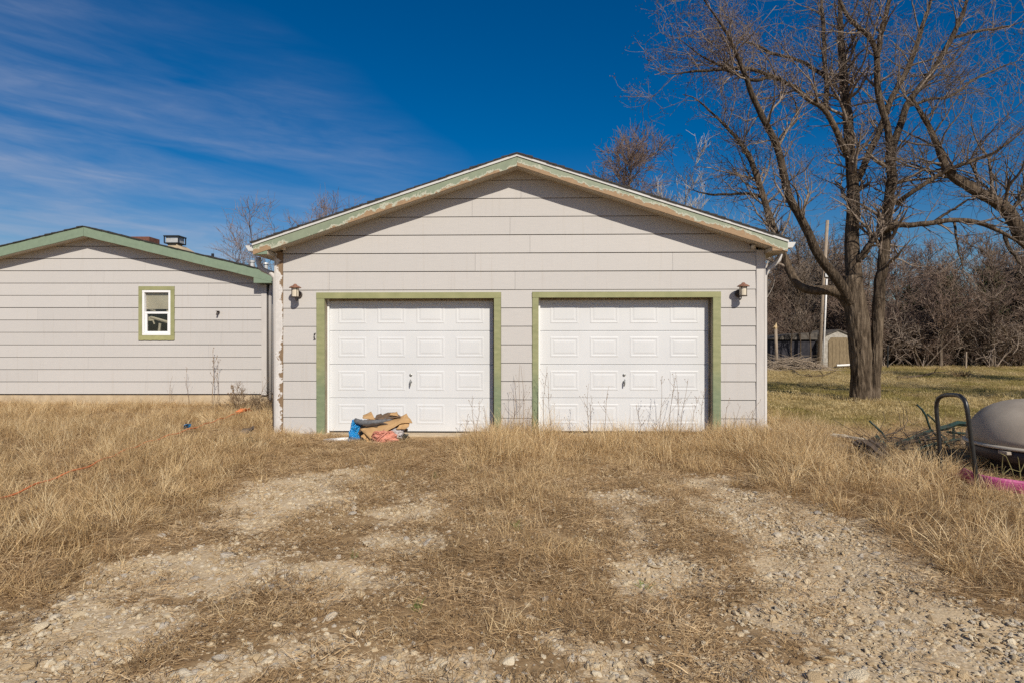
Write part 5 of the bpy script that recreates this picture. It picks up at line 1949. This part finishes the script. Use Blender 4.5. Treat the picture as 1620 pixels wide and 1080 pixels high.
MB().tube([(-hw * 0.2, -0.2, 0.16), (hw * 1.0, -0.25, 0.22)], 0.06, 7).build('door_board', WHITEPIPE, shed)
# brush pile: long thin cut branches thrown together
p = at(1250, 570, 32.0)
bp = empty('brush_pile', (p.x, 32.0, 0))
tag(bp, 'grey brush pile of cut branches beside the garage corner', 'brush pile')
rg = np.random.default_rng(91)
n = 240
P = np.zeros((n, 6, 3))
st = np.stack([rg.uniform(-1.6, 1.6, n), rg.normal(0, 0.5, n), rg.uniform(0.02, 0.75, n)], -1)
st[:, 2] *= np.clip(1 - np.abs(st[:, 0]) / 2.1, 0.1, 1)
az = rg.uniform(-0.7, 0.7, n) + np.pi * (rg.random(n) < 0.5)
el = rg.normal(0.12, 0.2, n)
D = np.stack([np.cos(az) * np.cos(el), np.sin(az) * np.cos(el), np.sin(el)], -1)
L = rg.uniform(0.6, 2.0, n)
for k in range(6):
    P[:, k] = st + D * (L * (k / 5 - 0.5))[:, None]
    D = D + rg.normal(0, 0.10, (n, 3))
P[:, :, 2] = np.maximum(P[:, :, 2], 0.02)
R = np.linspace(1, 0.35, 6)[None] * rg.uniform(0.010, 0.026, n)[:, None]
v, f = tubes(P, R, 4)
o = link_mesh('branches', mesh_np('branches', v, f), BARK_PALE if False else POLEWOOD, bp)
o['kind'] = 'stuff'


def fallen(name, pts, r, label, mat=BARK, group=None):
    ps = [gpt(a, b, 0.04) for a, b in pts]
    c = ps[0].copy()
    c.z = 0
    e = empty(name, c)
    tag(e, label, 'branch', group)
    q = [(p.x - c.x, p.y - c.y, p.z + random.uniform(-0.02, 0.05)) for p in ps]
    n = len(q)
    m = MB()
    m.tube(q, [r * (1 - 0.7 * i / (n - 1)) for i in range(n)], 7)
    m.build('stick', mat, e, smooth=True)
    m = MB()
    for i in range(1, n - 1):
        a = Vector(q[i])
        b = a + Vector((random.uniform(-0.5, 0.5), random.uniform(-0.3, 0.3), random.uniform(0.05, 0.25)))
        m.tube([a, (a + b) / 2 + Vector((0, 0, 0.05)), b], [r * 0.45, r * 0.35, r * 0.15], 5)
    m.build('side_twig', mat, e, smooth=True)


fallen('fallen_branch', [(1248, 580), (1262, 592), (1284, 595), (1303, 594), (1322, 587)], 0.055, 'curved fallen branch on the lawn before the shed')
fallen('fallen_branch', [(1420, 598), (1440, 597), (1460, 595), (1478, 590), (1500, 588)], 0.05, 'fallen branch lying on the lawn right of the big tree')
fallen('fallen_branch', [(1488, 579), (1500, 574), (1512, 569), (1519, 563)], 0.03, 'thin pale stick propped up before the wood', POLEWOOD)
for (px, z_, r, mt, lab) in ((1404, 546, 0.05, BLACKPAINT, 'dark fence post at the wood edge beside the big trunk'), (1528, 556, 0.05, POLEWOOD, 'pale topped fence post at the wood edge')):
    p = at(px, 583, 34.5)
    m = MB()
    m.tube([(0, 0, -0.1), (0.02, 0, at(px, z_, 34.5).z)], [r, r * 0.9], 8)
    o = m.build('fence_post', mt)
    o.location = (p.x, 34.5, 0)
    tag(o, lab, 'post')
p = at(1521, 598, 26)
m = MB()
for k in range(70):
    a = random.uniform(0, 6.28)
    r = random.uniform(0.1, 0.45)
    m.tube([(r * 0.3 * math.cos(a), r * 0.3 * math.sin(a), 0), (r * math.cos(a), r * math.sin(a), random.uniform(0.1, 0.3)), (1.4 * r * math.cos(a), 1.4 * r * math.sin(a), random.uniform(0.0, 0.2))], [0.012, 0.01, 0.004], 3)
o = m.build('grass_clump', STRAW)
o.location = (p.x, 26, 0)
tag(o, 'lone brown grass clump on the lawn before the cedars', 'grass clump')

# ------------------------------------------------------------------ junk at the right
# black tube handle
e = empty('tube_handle', gpt(1519, 778))
tag(e, 'black bent tube handle standing upright in the dry grass', 'tube handle')
org_h = Vector(e.location)
ya, yb = 6.45, 5.85
La, Lb = gpt(1489, 770).copy(), gpt(1550, 800).copy()
path = [(1490, 775, ya), (1486, 700, ya), (1482, 655, ya), (1481.5, 640, ya), (1485, 629, ya - 0.05), (1495, 624.5, ya - 0.12), (1508, 624, (ya + yb) / 2), (1519, 626, yb + 0.1), (1526, 633, yb + 0.03), (1530, 648, yb), (1537, 700, yb), (1544, 750, yb), (1550, 800, yb)]
q = resample([(*at(*t), 0.0205) for t in path], 48)
m = MB()
m.tube([Vector(r_[:3]) - org_h for r_ in q], 0.0205, 12)
m.build('tube', BLACKPAINT, e, smooth=True)
m = MB()
a = Vector(q[-3][:3]) - org_h
m.tube([a + Vector((0, 0, 0.0)), a + Vector((0.004, 0, -0.02))], 0.027, 10)
m.build('foot_cap', BLACKPAINT, e, smooth=True)
# dome-lidded tub
DY, DR = 6.75, 0.70
dc = at(1652, 700, DY)
zl = at(1546, 702, DY - 0.1).z
e = empty('domed_tub', (dc.x, DY, 0))
tag(e, 'dusty tan dome lid over a dark plastic tub at the right edge', 'tub')
hd = at(1652, 634, DY - 0.2).z - zl
prof = [(DR * math.cos(a) ** 0.72 if a < 1.56 else 0.01, zl + hd * math.sin(a)) for a in np.linspace(0.0, 1.57, 12)]
m = MB()
m.lathe(prof, (0, 0, 0), 40)
m.build('dome_lid', TANPLASTIC, e, smooth=True)
m = MB()
m.lathe([(DR * 0.98, zl - 0.035), (DR * 1.03, zl - 0.03), (DR * 1.05, zl - 0.012), (DR * 1.0, zl + 0.004), (DR * 0.96, zl + 0.012)], (0, 0, 0), 40)
m.build('lid_rim', mat_plain('pale_plastic_rim', (0.40, 0.355, 0.29), (0.48, 0.43, 0.36), 6, 0.5, 0.1), e, smooth=True)
m = MB()
m.lathe([(DR * 0.62, 0.0), (DR * 0.70, 0.16), (DR * 0.78, zl - 0.19), (DR * 0.97, zl - 0.15), (DR * 1.0, zl - 0.05), (DR * 0.96, zl - 0.036)], (0, 0, 0), 36)
m.build('tub_body', DARKPLASTIC, e, smooth=True)
m = MB()
m.box(-DR * 0.98, -DR * 0.90, -0.34, -0.22, zl - 0.075, zl - 0.04)
m.build('latch', TANPLASTIC, e, bevel=0.006)


def sheet(name, corners, mat, amp, freq, seed, nx=22, ny=16, thick=0.006, label=None, cat=None, sag=None, parent=None):
    """crumpled sheet between four corner points (p00, p10, p11, p01), solidified"""
    p00, p10, p11, p01 = [Vector(c) for c in corners]
    ctr = (p00 + p10 + p11 + p01) / 4
    nrm = (p10 - p00).cross(p01 - p00).normalized()
    off = Vector((seed * 3.1, seed * 7.7, seed * 1.3))
    vs, fs = [], []
    for j in range(ny + 1):
        for i in range(nx + 1):
            u, w = i / nx, j / ny
            p = p00.lerp(p10, u).lerp(p01.lerp(p11, u), w)
            a = mnoise.noise(p * freq + off) + 0.5 * mnoise.noise(p * freq * 2.3 + off) + 0.3 * abs(mnoise.noise(p * freq * 4.7 + off))
            b = mnoise.noise(p * freq * 1.3 - off)
            p = p + nrm * a * amp + (p10 - p00).normalized() * b * amp * 0.5 + (p01 - p00).normalized() * mnoise.noise(p * freq * 1.7 + off * 2) * amp * 0.5
            if sag:
                p += Vector(sag(u, w))
            vs.append(p - ctr)
    for j in range(ny):
        for i in range(nx):
            a = j * (nx + 1) + i
            fs.append((a, a + 1, a + nx + 2, a + nx + 1))
    me = bpy.data.meshes.new(name)
    me.from_pydata(vs, [], fs)
    for p in me.polygons:
        p.use_smooth = True
    o = link_mesh(name, me, mat, parent)
    o.location = ctr
    md = o.modifiers.new('thickness', 'SOLIDIFY')
    md.thickness = thick
    if label:
        tag(o, label, cat)
    return o


e = empty('sprout_clump', gpt(1585, 770))
tag(e, 'bare greenish sprouts arching up before the dark tub', 'sprouts')
m = MB()
for k in range(9):
    x0 = random.uniform(-0.25, 0.3)
    hgt, ln = random.uniform(0.18, 0.36), random.uniform(-0.16, 0.16)
    m.tube([(x0, random.uniform(-0.05, 0.05), -0.02), (x0 + ln * 0.3, 0.02, hgt * 0.5), (x0 + ln, 0.0, hgt * 0.92), (x0 + ln * 1.7, -0.03, hgt * random.uniform(0.8, 1.05))], [0.006, 0.005, 0.004, 0.0025], 5)
m.build('stem', mat_plain('olive_sprout_bark', (0.14, 0.125, 0.05), (0.27, 0.23, 0.10), 12, 0.8, 0.1), e, smooth=True)
# pink tray under the tub: a shallow sled-like shell, edge towards the camera
e = empty('pink_tray', at(1600, 775, 6.0))
tag(e, 'faded pink plastic tray lying under the dark tub', 'tray')
po = Vector(e.location)
prof = [(1528, 757, 6.15), (1545, 766, 5.98), (1570, 772, 5.86), (1600, 776, 5.80), (1640, 782, 5.76), (1690, 786, 5.78)]
m = MB()
rows = []
for dz, dy in ((0.0, 0.05), (0.11, 0.0), (0.15, 0.012), (0.135, 0.06), (0.03, 0.14), (0.02, 0.5)):
    rows.append([at(a, b, c) + Vector((0, dy, dz - 0.035)) - po for a, b, c in prof])
n = len(prof)
vs = [p for r in rows for p in r]
fs = [(j * n + i, j * n + i + 1, (j + 1) * n + i + 1, (j + 1) * n + i) for j in range(len(rows) - 1) for i in range(n - 1)]
m.add(vs, fs)
o = m.build('tray_shell', PINK, e, smooth=True)
md = o.modifiers.new('thickness', 'SOLIDIFY')
md.thickness = 0.008
md = o.modifiers.new('smooth', 'SUBSURF')
md.levels = md.render_levels = 2


def plank(name, a, b, w, t, mat, label, roll=0.0, cat='board', group=None):
    a, b = Vector(a), Vector(b)
    L = (b - a).length
    m = MB()
    n = 6
    vs, fs = [], []
    for i in range(n + 1):
        s = i / n
        wv = w / 2 * (1 + random.uniform(-0.05, 0.05))
        bz = 0.02 * math.sin(s * 3.14) * random.uniform(-0.3, 1)
        vs += [(s * L, -wv, bz), (s * L, wv, bz), (s * L, wv, bz + t), (s * L, -wv, bz + t)]
    for i in range(n):
        k = i * 4
        for j in range(4):
            j2 = (j + 1) % 4
            fs.append((k + j, k + j2, k + 4 + j2, k + 4 + j))
    fs += [(3, 2, 1, 0), (n * 4, n * 4 + 1, n * 4 + 2, n * 4 + 3)]
    m.add(vs, fs)
    o = m.build(name, mat, bevel=0.004)
    o.location = a
    d = b - a
    o.rotation_euler = (roll, -math.asin(d.z / L), math.atan2(d.y, d.x))
    tag(o, label, cat, group)
    return o


plank('pale_plank', gpt(1316, 688, 0.12), gpt(1369, 698, 0.08), 0.13, 0.03, PALEBOARD, 'pale bleached plank lying behind the rotten boards')
plank('brown_plank', gpt(1308, 704, 0.06), gpt(1362, 712, 0.05), 0.16, 0.03, WEATHERED, 'brown weathered plank before the pale bleached plank')
plank('brown_plank', gpt(1322, 716, 0.05), gpt(1368, 720, 0.05), 0.10, 0.04, WEATHERED, 'short brown plank nearest the drive in the board heap')
plank('ground_plank', gpt(1556, 800, 0.03), gpt(1690, 806, 0.03), 0.14, 0.03, PALEBOARD, 'pale board on the ground before the pink tray')
fan = [((1350, 700), (1392, 738), 0.20, 0.06), ((1357, 698), (1400, 736), 0.25, 0.05), ((1365, 697), (1408, 733), 0.28, 0.06), ((1374, 696), (1412, 728), 0.28, 0.08), ((1355, 712), (1380, 742), 0.12, 0.05), ((1382, 700), (1416, 722), 0.22, 0.05)]
for i, (a, b, z0, z1) in enumerate(fan):
    plank('rotten_board', gpt(a[0], a[1], z0), gpt(b[0], b[1], z1), 0.07, 0.03, DARKBOARD, 'dark rotten board in the fanned heap left of the green frame', 0.25 * (i % 3 - 1), 'board', 'rotten boards fanned out in the grass')


def bars(name, parts, label, mat, Y, cat='frame'):
    c = gpt(1440, 716)
    e = empty(name, (c.x, Y, 0))
    tag(e, label, cat)
    for nm, pts, r, flat in parts:
        q = [at(1300 + a / 4.5, 580 + b / 4.5, Y + d) - Vector(e.location) for a, b, d in pts]
        m = MB()
        m.tube(q, r, 4 if flat else 8)
        m.build(nm, mat, e, smooth=not flat)
    return e


bars('green_chair_frame', [
    ('seat_rail', [(525, 552, 0.0), (600, 522, 0.02), (700, 482, 0.05), (785, 450, 0.1)], 0.026, True),
    ('seat_rail', [(585, 612, -0.25), (690, 585, -0.2), (760, 560, -0.15), (822, 545, -0.1)], 0.026, True),
    ('slat', [(560, 545, 0), (590, 606, -0.25)], 0.02, True),
    ('slat', [(672, 492, 0.05), (690, 535, -0.1)], 0.026, True),
    ('slat', [(735, 470, 0.05), (760, 520, -0.1)], 0.03, True),
    ('arm', [(678, 268, 0.1), (712, 300, 0.1), (742, 345, 0.1), (758, 400, 0.1), (776, 446, 0.1)], 0.014, False),
    ('arm', [(752, 335, 0.3), (785, 365, 0.3), (812, 395, 0.3)], 0.012, False),
    ('leg', [(776, 446, 0.1), (815, 486, 0.0), (880, 540, -0.1), (945, 598, -0.2)], 0.014, False),
    ('leg', [(800, 545, -0.1), (806, 610, -0.1)], 0.02, True),
], 'dark green metal chair frame collapsed in the grass left of the black handle', GREENMETAL, 8.3)
bars('green_bench_frame', [
    ('back_rail', [(835, 440, 0.0), (900, 425, 0.0), (965, 400, 0.1), (1060, 408, 0.1), (1180, 424, 0.1)], 0.036, True),
    ('back_rail', [(890, 462, 0.1), (1000, 472, 0.1), (1140, 477, 0.1)], 0.018, True),
    ('post', [(938, 430, 0.05), (940, 500, 0.05), (942, 600, 0.0)], 0.02, True),
    ('post', [(1140, 430, 0.05), (1145, 560, 0.05)], 0.02, True),
    ('seat_rail', [(850, 545, -0.1), (930, 520, -0.1), (1010, 512, -0.1)], 0.02, True),
    ('brace', [(850, 480, 0.0), (900, 520, 0.0), (950, 560, -0.1)], 0.012, False),
], 'green metal bench frame standing behind the black handle', GREENMETAL, 8.5)
bars('bent_rod', [
    ('rod', [(340, 384, 0.3), (380, 420, 0.3), (425, 462, 0.2), (468, 522, 0.1)], 0.014, False),
    ('rail', [(388, 490, 0.1), (450, 550, 0.0), (515, 622, -0.1)], 0.026, True),
], 'bent green rod and rail leaning over the dark board heap', GREENMETAL, 8.2, 'rod')
for i in range(5):
    a, b = 1000 + i * 16, 505 + (i % 2) * 12
    p0, p1 = at(1300 + a / 4.5, 580 + b / 4.5, 8.35), at(1300 + (a + 6) / 4.5, 580 + 590 / 4.5, 8.3)
    plank('grey_slat', p1, p0, 0.045, 0.015, WEATHERED, 'short grey wooden slat standing between bench frame and tub', 0.0, 'slat', 'grey slats beside the bench frame')

# dead branches tangled with the green frames
bh = empty('branch_tangle', gpt(1440, 720))
tag(bh, 'dark tangle of dead branches lying between the rotten boards and the black handle', 'branch heap')
rg = np.random.default_rng(97)
n = 110
st = np.stack([rg.uniform(-0.55, 0.75, n), rg.uniform(-0.45, 0.35, n), rg.uniform(0.03, 0.30, n)], -1)
az, el = rg.uniform(-0.9, 0.9, n) + np.pi * (rg.random(n) < 0.5), rg.normal(0.25, 0.28, n)
D = np.stack([np.cos(az) * np.cos(el), np.sin(az) * np.cos(el), np.sin(el)], -1)
L = rg.uniform(0.25, 0.85, n)
P = np.zeros((n, 6, 3))
for k in range(6):
    P[:, k] = st + D * (L * (k / 5 - 0.35))[:, None]
    D = D + rg.normal(0, 0.13, (n, 3))
P[:, :, 2] = np.maximum(P[:, :, 2], 0.01)
v, f = tubes(P, np.linspace(1, 0.35, 6)[None] * rg.uniform(0.003, 0.009, n)[:, None], 4)
o = link_mesh('branches', mesh_np('branches', v, f), DARKBOARD, bh)
o['kind'] = 'stuff'

# ------------------------------------------------------------------ junk heap before the left door
JY = 9.35


def blob(name, c, rx, ry, rz_, mat, amp, freq, seed, label, cat):
    import bmesh
    bm = bmesh.new()
    bmesh.ops.create_icosphere(bm, subdivisions=4, radius=1)
    off = Vector((seed * 5.1, seed * 2.7, seed))
    for v in bm.verts:
        p = v.co.copy()
        k = 1 + amp * (abs(mnoise.noise(p * freq + off)) * 1.6 - 0.4 + 0.5 * abs(mnoise.noise(p * freq * 2.4 + off)))
        v.co = Vector((p.x * rx * k, p.y * ry * k, p.z * rz_ * k))
    me = bpy.data.meshes.new(name)
    bm.to_mesh(me)
    bm.free()
    for p in me.polygons:
        p.use_smooth = True
    o = link_mesh(name, me, mat)
    o.location = c
    tag(o, label, cat)
    return o


def jp(zx, zy, dy=0.0):
    """zoomed photo coordinates of the heap -> point"""
    return at(500 + zx / 8.1, 620 + zy / 8.1, JY + dy)


o = None
m = MB()
a, b = jp(105, 626, -0.05), jp(440, 600, -0.10)
m.tube([Vector((0, 0, 0)), b - a], 0.036, 12)
o = m.build('white_pipe', WHITEPIPE, smooth=True)
o.location = a
tag(o, 'white pipe lying in the grass left of the blue plastic', 'pipe')
sheet('blue_plastic', [jp(385, 690, -0.16), jp(560, 712, -0.08), jp(570, 350, 0.02), jp(478, 345, -0.02)], BLUE, 0.085, 8, 3, 24, 40, 0.004, 'crumpled blue plastic film hanging off the cardboard heap', 'plastic film')
sheet('cardboard_sheet', [jp(560, 470, -0.10), jp(690, 590, -0.28), jp(1195, 400, -0.16), jp(1120, 330, 0.05)], CARDBOARD, 0.022, 7, 5, 30, 12, 0.008,
      'large torn brown cardboard sheet with a curled right end', 'cardboard', sag=lambda u, w: (0.05 * w * w, 0, 0.045 * math.sin(3.1 * w) + 0.07 * max(0, w - 0.75) * 4 * (1 - u) - 0.03 * u * math.sin(w * 6)))
sheet('cardboard_flap', [jp(1020, 470, -0.2), jp(1150, 472, -0.2), jp(1200, 380, -0.05), jp(1130, 285, 0.05)], CARDBOARD, 0.02, 8, 6, 14, 12, 0.008, 'curled cardboard flap at the right end of the heap', 'cardboard', sag=lambda u, w: (0.03 * math.sin(3.1 * w), -0.06 * math.sin(3.1 * w), 0))
sheet('cardboard_box_flap', [jp(600, 330, 0.0), jp(755, 345, -0.05), jp(705, 245, 0.12), jp(598, 285, 0.12)], CARDBOARD, 0.02, 7, 7, 14, 10, 0.008, 'small bent cardboard flap topping the heap on its left', 'cardboard')
sheet('dark_cardboard', [jp(770, 345, -0.08), jp(1090, 320, -0.06), jp(1030, 250, 0.18), jp(800, 292, 0.2)], DARKCARD, 0.03, 7, 8, 20, 10, 0.008, 'dark wet cardboard lying across the top of the heap', 'cardboard')
heap_core = blob('dark_gap_lump', jp(830, 470, 0.10), 0.36, 0.16, 0.19, DARKCARD, 0.55, 2.6, 21, 'added dark lump standing in for the shade inside the heap under the cardboard', 'filler')  # dark lump added to put shade into the gaps of the heap
sheet('torn_paper', [jp(570, 560, -0.2), jp(700, 690, -0.26), jp(790, 560, -0.2), jp(640, 470, -0.08)], CARDBOARD, 0.05, 8, 31, 18, 14, 0.004, 'torn wrinkled brown paper hanging below the large cardboard', 'paper')
for k_, (a_, b_) in enumerate((((600, 425), (790, 440)), ((700, 415), (930, 420)), ((760, 500), (905, 470)))):
    plank('dark_lath', jp(*a_, -0.14), jp(*b_, -0.12), 0.03, 0.02, DARKBOARD, 'dark thin lath poking through the rubbish heap', 0.2, 'lath', 'dark laths in the rubbish heap')
sheet('cardboard_scrap', [jp(940, 285, -0.03), jp(1050, 300, -0.03), jp(1040, 252, 0.06), jp(960, 262, 0.06)], CARDBOARD, 0.012, 9, 9, 10, 8, 0.008, 'small pale cardboard scrap on top of the dark wet cardboard', 'cardboard')
sheet('dark_cardboard', [jp(560, 640, -0.12), jp(760, 680, -0.16), jp(880, 470, 0.0), jp(590, 480, 0.0)], DARKCARD, 0.03, 7, 10, 20, 14, 0.008, 'dark brown cardboard pieces under the large torn sheet', 'cardboard')
m = MB()
pts = [jp(500, 362, 0.0), jp(600, 388, -0.04), jp(720, 385, -0.06), jp(860, 368, -0.05), jp(985, 345, 0.0)]
c = pts[2].copy()
m.tube([Vector(r_[:3]) - c for r_ in resample([(*p, 0.04) for p in pts], 16)], 0.042, 12)
o = m.build('foam_roll', GREYFOAM, smooth=True)
o.location = c
tag(o, 'dark grey foam roll lying on the cardboard heap', 'foam roll')


# the salmon net bag: a lumpy net of its own strands over a stuffed core
nb_ = empty('net_bag', jp(880, 590, -0.22))
tag(nb_, 'salmon pink plastic net bag under the cardboard heap', 'bag')
core = blob('core', (0, 0, 0), 0.17, 0.12, 0.105, ORANGENET, 0.5, 3.2, 4, None, None)
core.parent = nb_
m = MB()
for k in range(26):
    a0 = random.uniform(0, 6.28)
    tilt = random.uniform(-1, 1)
    pts = []
    for i in range(13):
        s = i / 12 * math.pi
        x, z = math.cos(s), math.sin(s) * 0.9
        yy = -abs(math.sin(s)) * (0.6 + 0.4 * tilt)
        pts.append((0.185 * (x * math.cos(tilt) + 0.2 * yy), 0.13 * yy - 0.01, 0.118 * (z * math.cos(tilt * 1.4) + x * math.sin(tilt * 1.4)) - 0.0))
    m.tube(pts, 0.0045, 4)
m.build('net_strands', ORANGENET, nb_)
blob('plastic_bag', jp(1035, 525, -0.12), 0.105, 0.09, 0.085, CLEARBAG, 0.5, 3.4, 8, 'milky see-through plastic bag right of the salmon net bag', 'bag')
m = MB()
m.lathe([(0.035, -0.06), (0.042, -0.05), (0.042, 0.03), (0.02, 0.06), (0.016, 0.085)], (0, 0, 0), 14)
o = m.build('dark_bottle', BOTTLE, smooth=True)
o.location = jp(1125, 575, -0.12)
o.rotation_euler = (0.5, 0.9, 0.2)
tag(o, 'dark plastic bottle at the right end of the junk heap', 'bottle')

# ------------------------------------------------------------------ small things in the field
b = MB()
pts = [(-20, 800), (0, 788), (45, 771), (85, 755), (135, 738), (190, 715), (230, 700), (268, 688), (310, 675), (352, 661), (384, 650), (396, 645)]
q = []
for i, (px, py) in enumerate(pts):
    p = gpt(px, py, 0.17 - 0.002 * i)
    q.append(p)
q = [Vector(r_[:3]) + Vector((0, 0, 0.012 * math.sin(i * 1.3))) for i, r_ in enumerate(resample([(*p, 0.01) for p in q], 60))]
c = q[30].copy()
c.z = 0
b.tube([p - c for p in q], 0.009, 7)
o = b.build('orange_rope', ORANGE, smooth=True)
o.location = c
tag(o, 'orange rope stretched across the straw field towards the house', 'rope')
sheet('orange_scrap', [gpt(371, 652, 0.15), gpt(398, 650, 0.15), gpt(394, 646, 0.22), gpt(380, 645, 0.22)], ORANGE, 0.03, 6, 12, 10, 8, 0.006, 'orange plastic scrap in the grass by the house corner', 'scrap')
sheet('blue_scrap', [gpt(289, 677, 0.16), gpt(302, 676, 0.16), gpt(303, 670, 0.22), gpt(291, 672, 0.22)], BLUE, 0.03, 6, 14, 10, 8, 0.005, 'small blue plastic scrap caught in the field grass', 'scrap')
sheet('broken_board', [gpt(372, 694, 0.05), gpt(386, 693, 0.03), gpt(402, 676, 0.15), gpt(384, 677, 0.14)], WEATHERED, 0.006, 3, 15, 6, 4, 0.02, 'grey broken board propped in the grass near the garage corner', 'board')
m = MB()
a, b_ = gpt(385, 690, 0.06), gpt(401, 674, 0.18)
m.tube([Vector((0, 0, 0)), b_ - a], 0.022, 4)
o = m.build('dark_bar', DARKBOARD)
o.location = a
tag(o, 'dark bar along the edge of the grey broken board', 'bar')
m = MB()
c = gpt(392, 700, 0.08)
for k in range(16):
    a0 = random.uniform(0, 6.28)
    r_ = random.uniform(0.07, 0.17)
    cx, cy = random.uniform(-0.1, 0.14), random.uniform(-0.12, 0.12)
    pts = [(cx + r_ * math.cos(a0 + i * 0.45) * 1.3, cy + r_ * math.sin(a0 + i * 0.45), random.uniform(-0.02, 0.03) + 0.02 * math.sin(i + a0)) for i in range(10)]
    m.tube(pts, 0.008, 5)
o = m.build('hose_tangle', GREENMETAL, smooth=True)
o.location = c
tag(o, 'tangle of thin dark green hose in the grass left of the garage corner', 'hose')
m = MB()
c = gpt(347, 699, 0.08)
for k in range(7):
    a0 = random.uniform(0, 6.28)
    r_ = random.uniform(0.05, 0.11)
    pts = [(r_ * math.cos(a0 + i * 0.45) * 1.3, r_ * math.sin(a0 + i * 0.45), random.uniform(-0.02, 0.03)) for i in range(9)]
    m.tube(pts, 0.009, 5)
o = m.build('hose_scrap', GREENMETAL, smooth=True)
o.location = c
tag(o, 'short dark green hose scrap left of the hose tangle', 'hose')


# tall weed stalks standing before the walls: each its own plant
WEED = mat_plain('dead_weed_stalk', (0.17, 0.11, 0.065), (0.32, 0.225, 0.14), 20, 0.9, 0.1)


def weed(px, py_top, Y, label, lean=0.0, br=6, r=0.004, group=None):
    zt = at(px, py_top, Y).z
    x0 = at(px, py_top, Y).x
    e = empty('dead_weed', (x0 - lean * 0.5, Y, 0))
    tag(e, label, 'weed', group)
    m = MB()
    n = 9
    pts = []
    for i in range(n):
        s = i / (n - 1)
        pts.append(Vector((lean * s * s + 0.012 * math.sin(s * 7 + px), 0.02 * math.sin(s * 5 + px), -0.03 + (zt + 0.03) * s)))
    m.tube(pts, [r * (1.25 - 0.8 * i / (n - 1)) for i in range(n)], 5)
    m.build('stalk', WEED, e, smooth=True)
    m = MB()
    for k in range(br):
        s = random.uniform(0.35, 0.97)
        i = s * (n - 1)
        a = pts[int(i)].lerp(pts[min(int(i) + 1, n - 1)], i - int(i))
        az = random.uniform(0, 6.28)
        L = random.uniform(0.05, 0.22) * (1.25 - s) * (0.6 + zt)
        d = Vector((math.cos(az) * 0.6, math.sin(az) * 0.4, 0.8)).normalized()
        mid = a + d * L * 0.5 + Vector((0, 0, -0.01))
        m.tube([a, mid, a + d * L], [r * 0.55, r * 0.45, r * 0.25], 4)
        m.lathe([(r * 0.5, 0), (r * 1.7, r * 1.5), (r * 0.6, r * 4)], a + d * L, 5)
    m.build('side_stem', WEED, e)


WG = 'dead weed stalks standing before the garage front'
WL = 'thin dead weed stalk standing before the right garage door'
for px, top, Y, ln in ((862, 578, 9.75, 0.05), (868, 590, 9.6, -0.06), (930, 606, 9.6, 0.0), (935, 628, 9.55, 0.05), (960, 610, 9.65, 0.08), (1010, 640, 9.6, -0.05),
                       (1046, 595, 9.5, 0.03), (1064, 588, 9.5, 0.10), (1072, 592, 9.55, 0.0), (1083, 598, 9.6, 0.12), (1100, 625, 9.5, 0.1), (1112, 612, 9.6, 0.08)):
    weed(px, top, Y, WL, ln, 7, 0.0038, WG + ' (right door)')
for px, top, Y, ln in ((822, 575, 9.75, 0.02), (827, 578, 9.7, -0.03), (815, 600, 9.7, 0.05), (836, 640, 9.6, 0.06)):
    weed(px, top, Y, 'thin dead weed stalk standing between the two garage doors', ln, 5, 0.0036, WG + ' (between the doors)')
for px, top, Y, ln in ((748, 625, 9.6, -0.03), (757, 633, 9.5, 0.05), (768, 645, 9.5, -0.06), (738, 655, 9.4, 0.04)):
    weed(px, top, Y, 'thin dead weed stalk at the right jamb of the left garage door', ln, 6, 0.0036, WG + ' (left door)')
for px, top, Y, ln in ((1150, 628, 9.45, 0.05), (1166, 640, 9.4, 0.16), (1182, 648, 9.4, 0.14), (1192, 636, 9.4, 0.18)):
    weed(px, top, Y, 'thin dead weed stalk leaning before the right garage corner', ln, 5, 0.0034, WG + ' (right corner)')
weed(337, 552, 14.4, 'tallest dark dead weed standing against the house wall', 0.0, 9, 0.007)
weed(345, 570, 14.42, 'slender dead weed right of the tallest one at the house', 0.05, 7, 0.005)
weed(296, 580, 14.45, 'pale dead weed at the house wall below the window', -0.03, 7, 0.004)
weed(270, 594, 14.45, 'leaning dead weed left of the pale one at the house', 0.10, 5, 0.004)
weed(420, 590, 14.0, 'long dead weed leaning over the house corner', 0.35, 4, 0.005)
weed(368, 612, 13.9, 'short thick dead weed by the bush at the house corner', 0.0, 12, 0.010)
# dry bush at the house corner
bm_ = bare_tree_meshes(95, 0.72, 0.008, 40, 300, 700, 0.75, 0.05, 0.02, 0.32, 0.2, 0.12, stems=10, tw=0.0032, m_b=WEED, m_t=WEED, ang=46)
for px, py, s, lab in ((386, 650, 1.0, 'low brown dry bush before the house corner'), (414, 652, 0.8, 'small dry bush squeezed between house and garage')):
    p = gpt(px, py)
    plant_tree('dry_bush', bm_, p.x, min(p.y, 14.2), s, px, lab, None, 'bush')
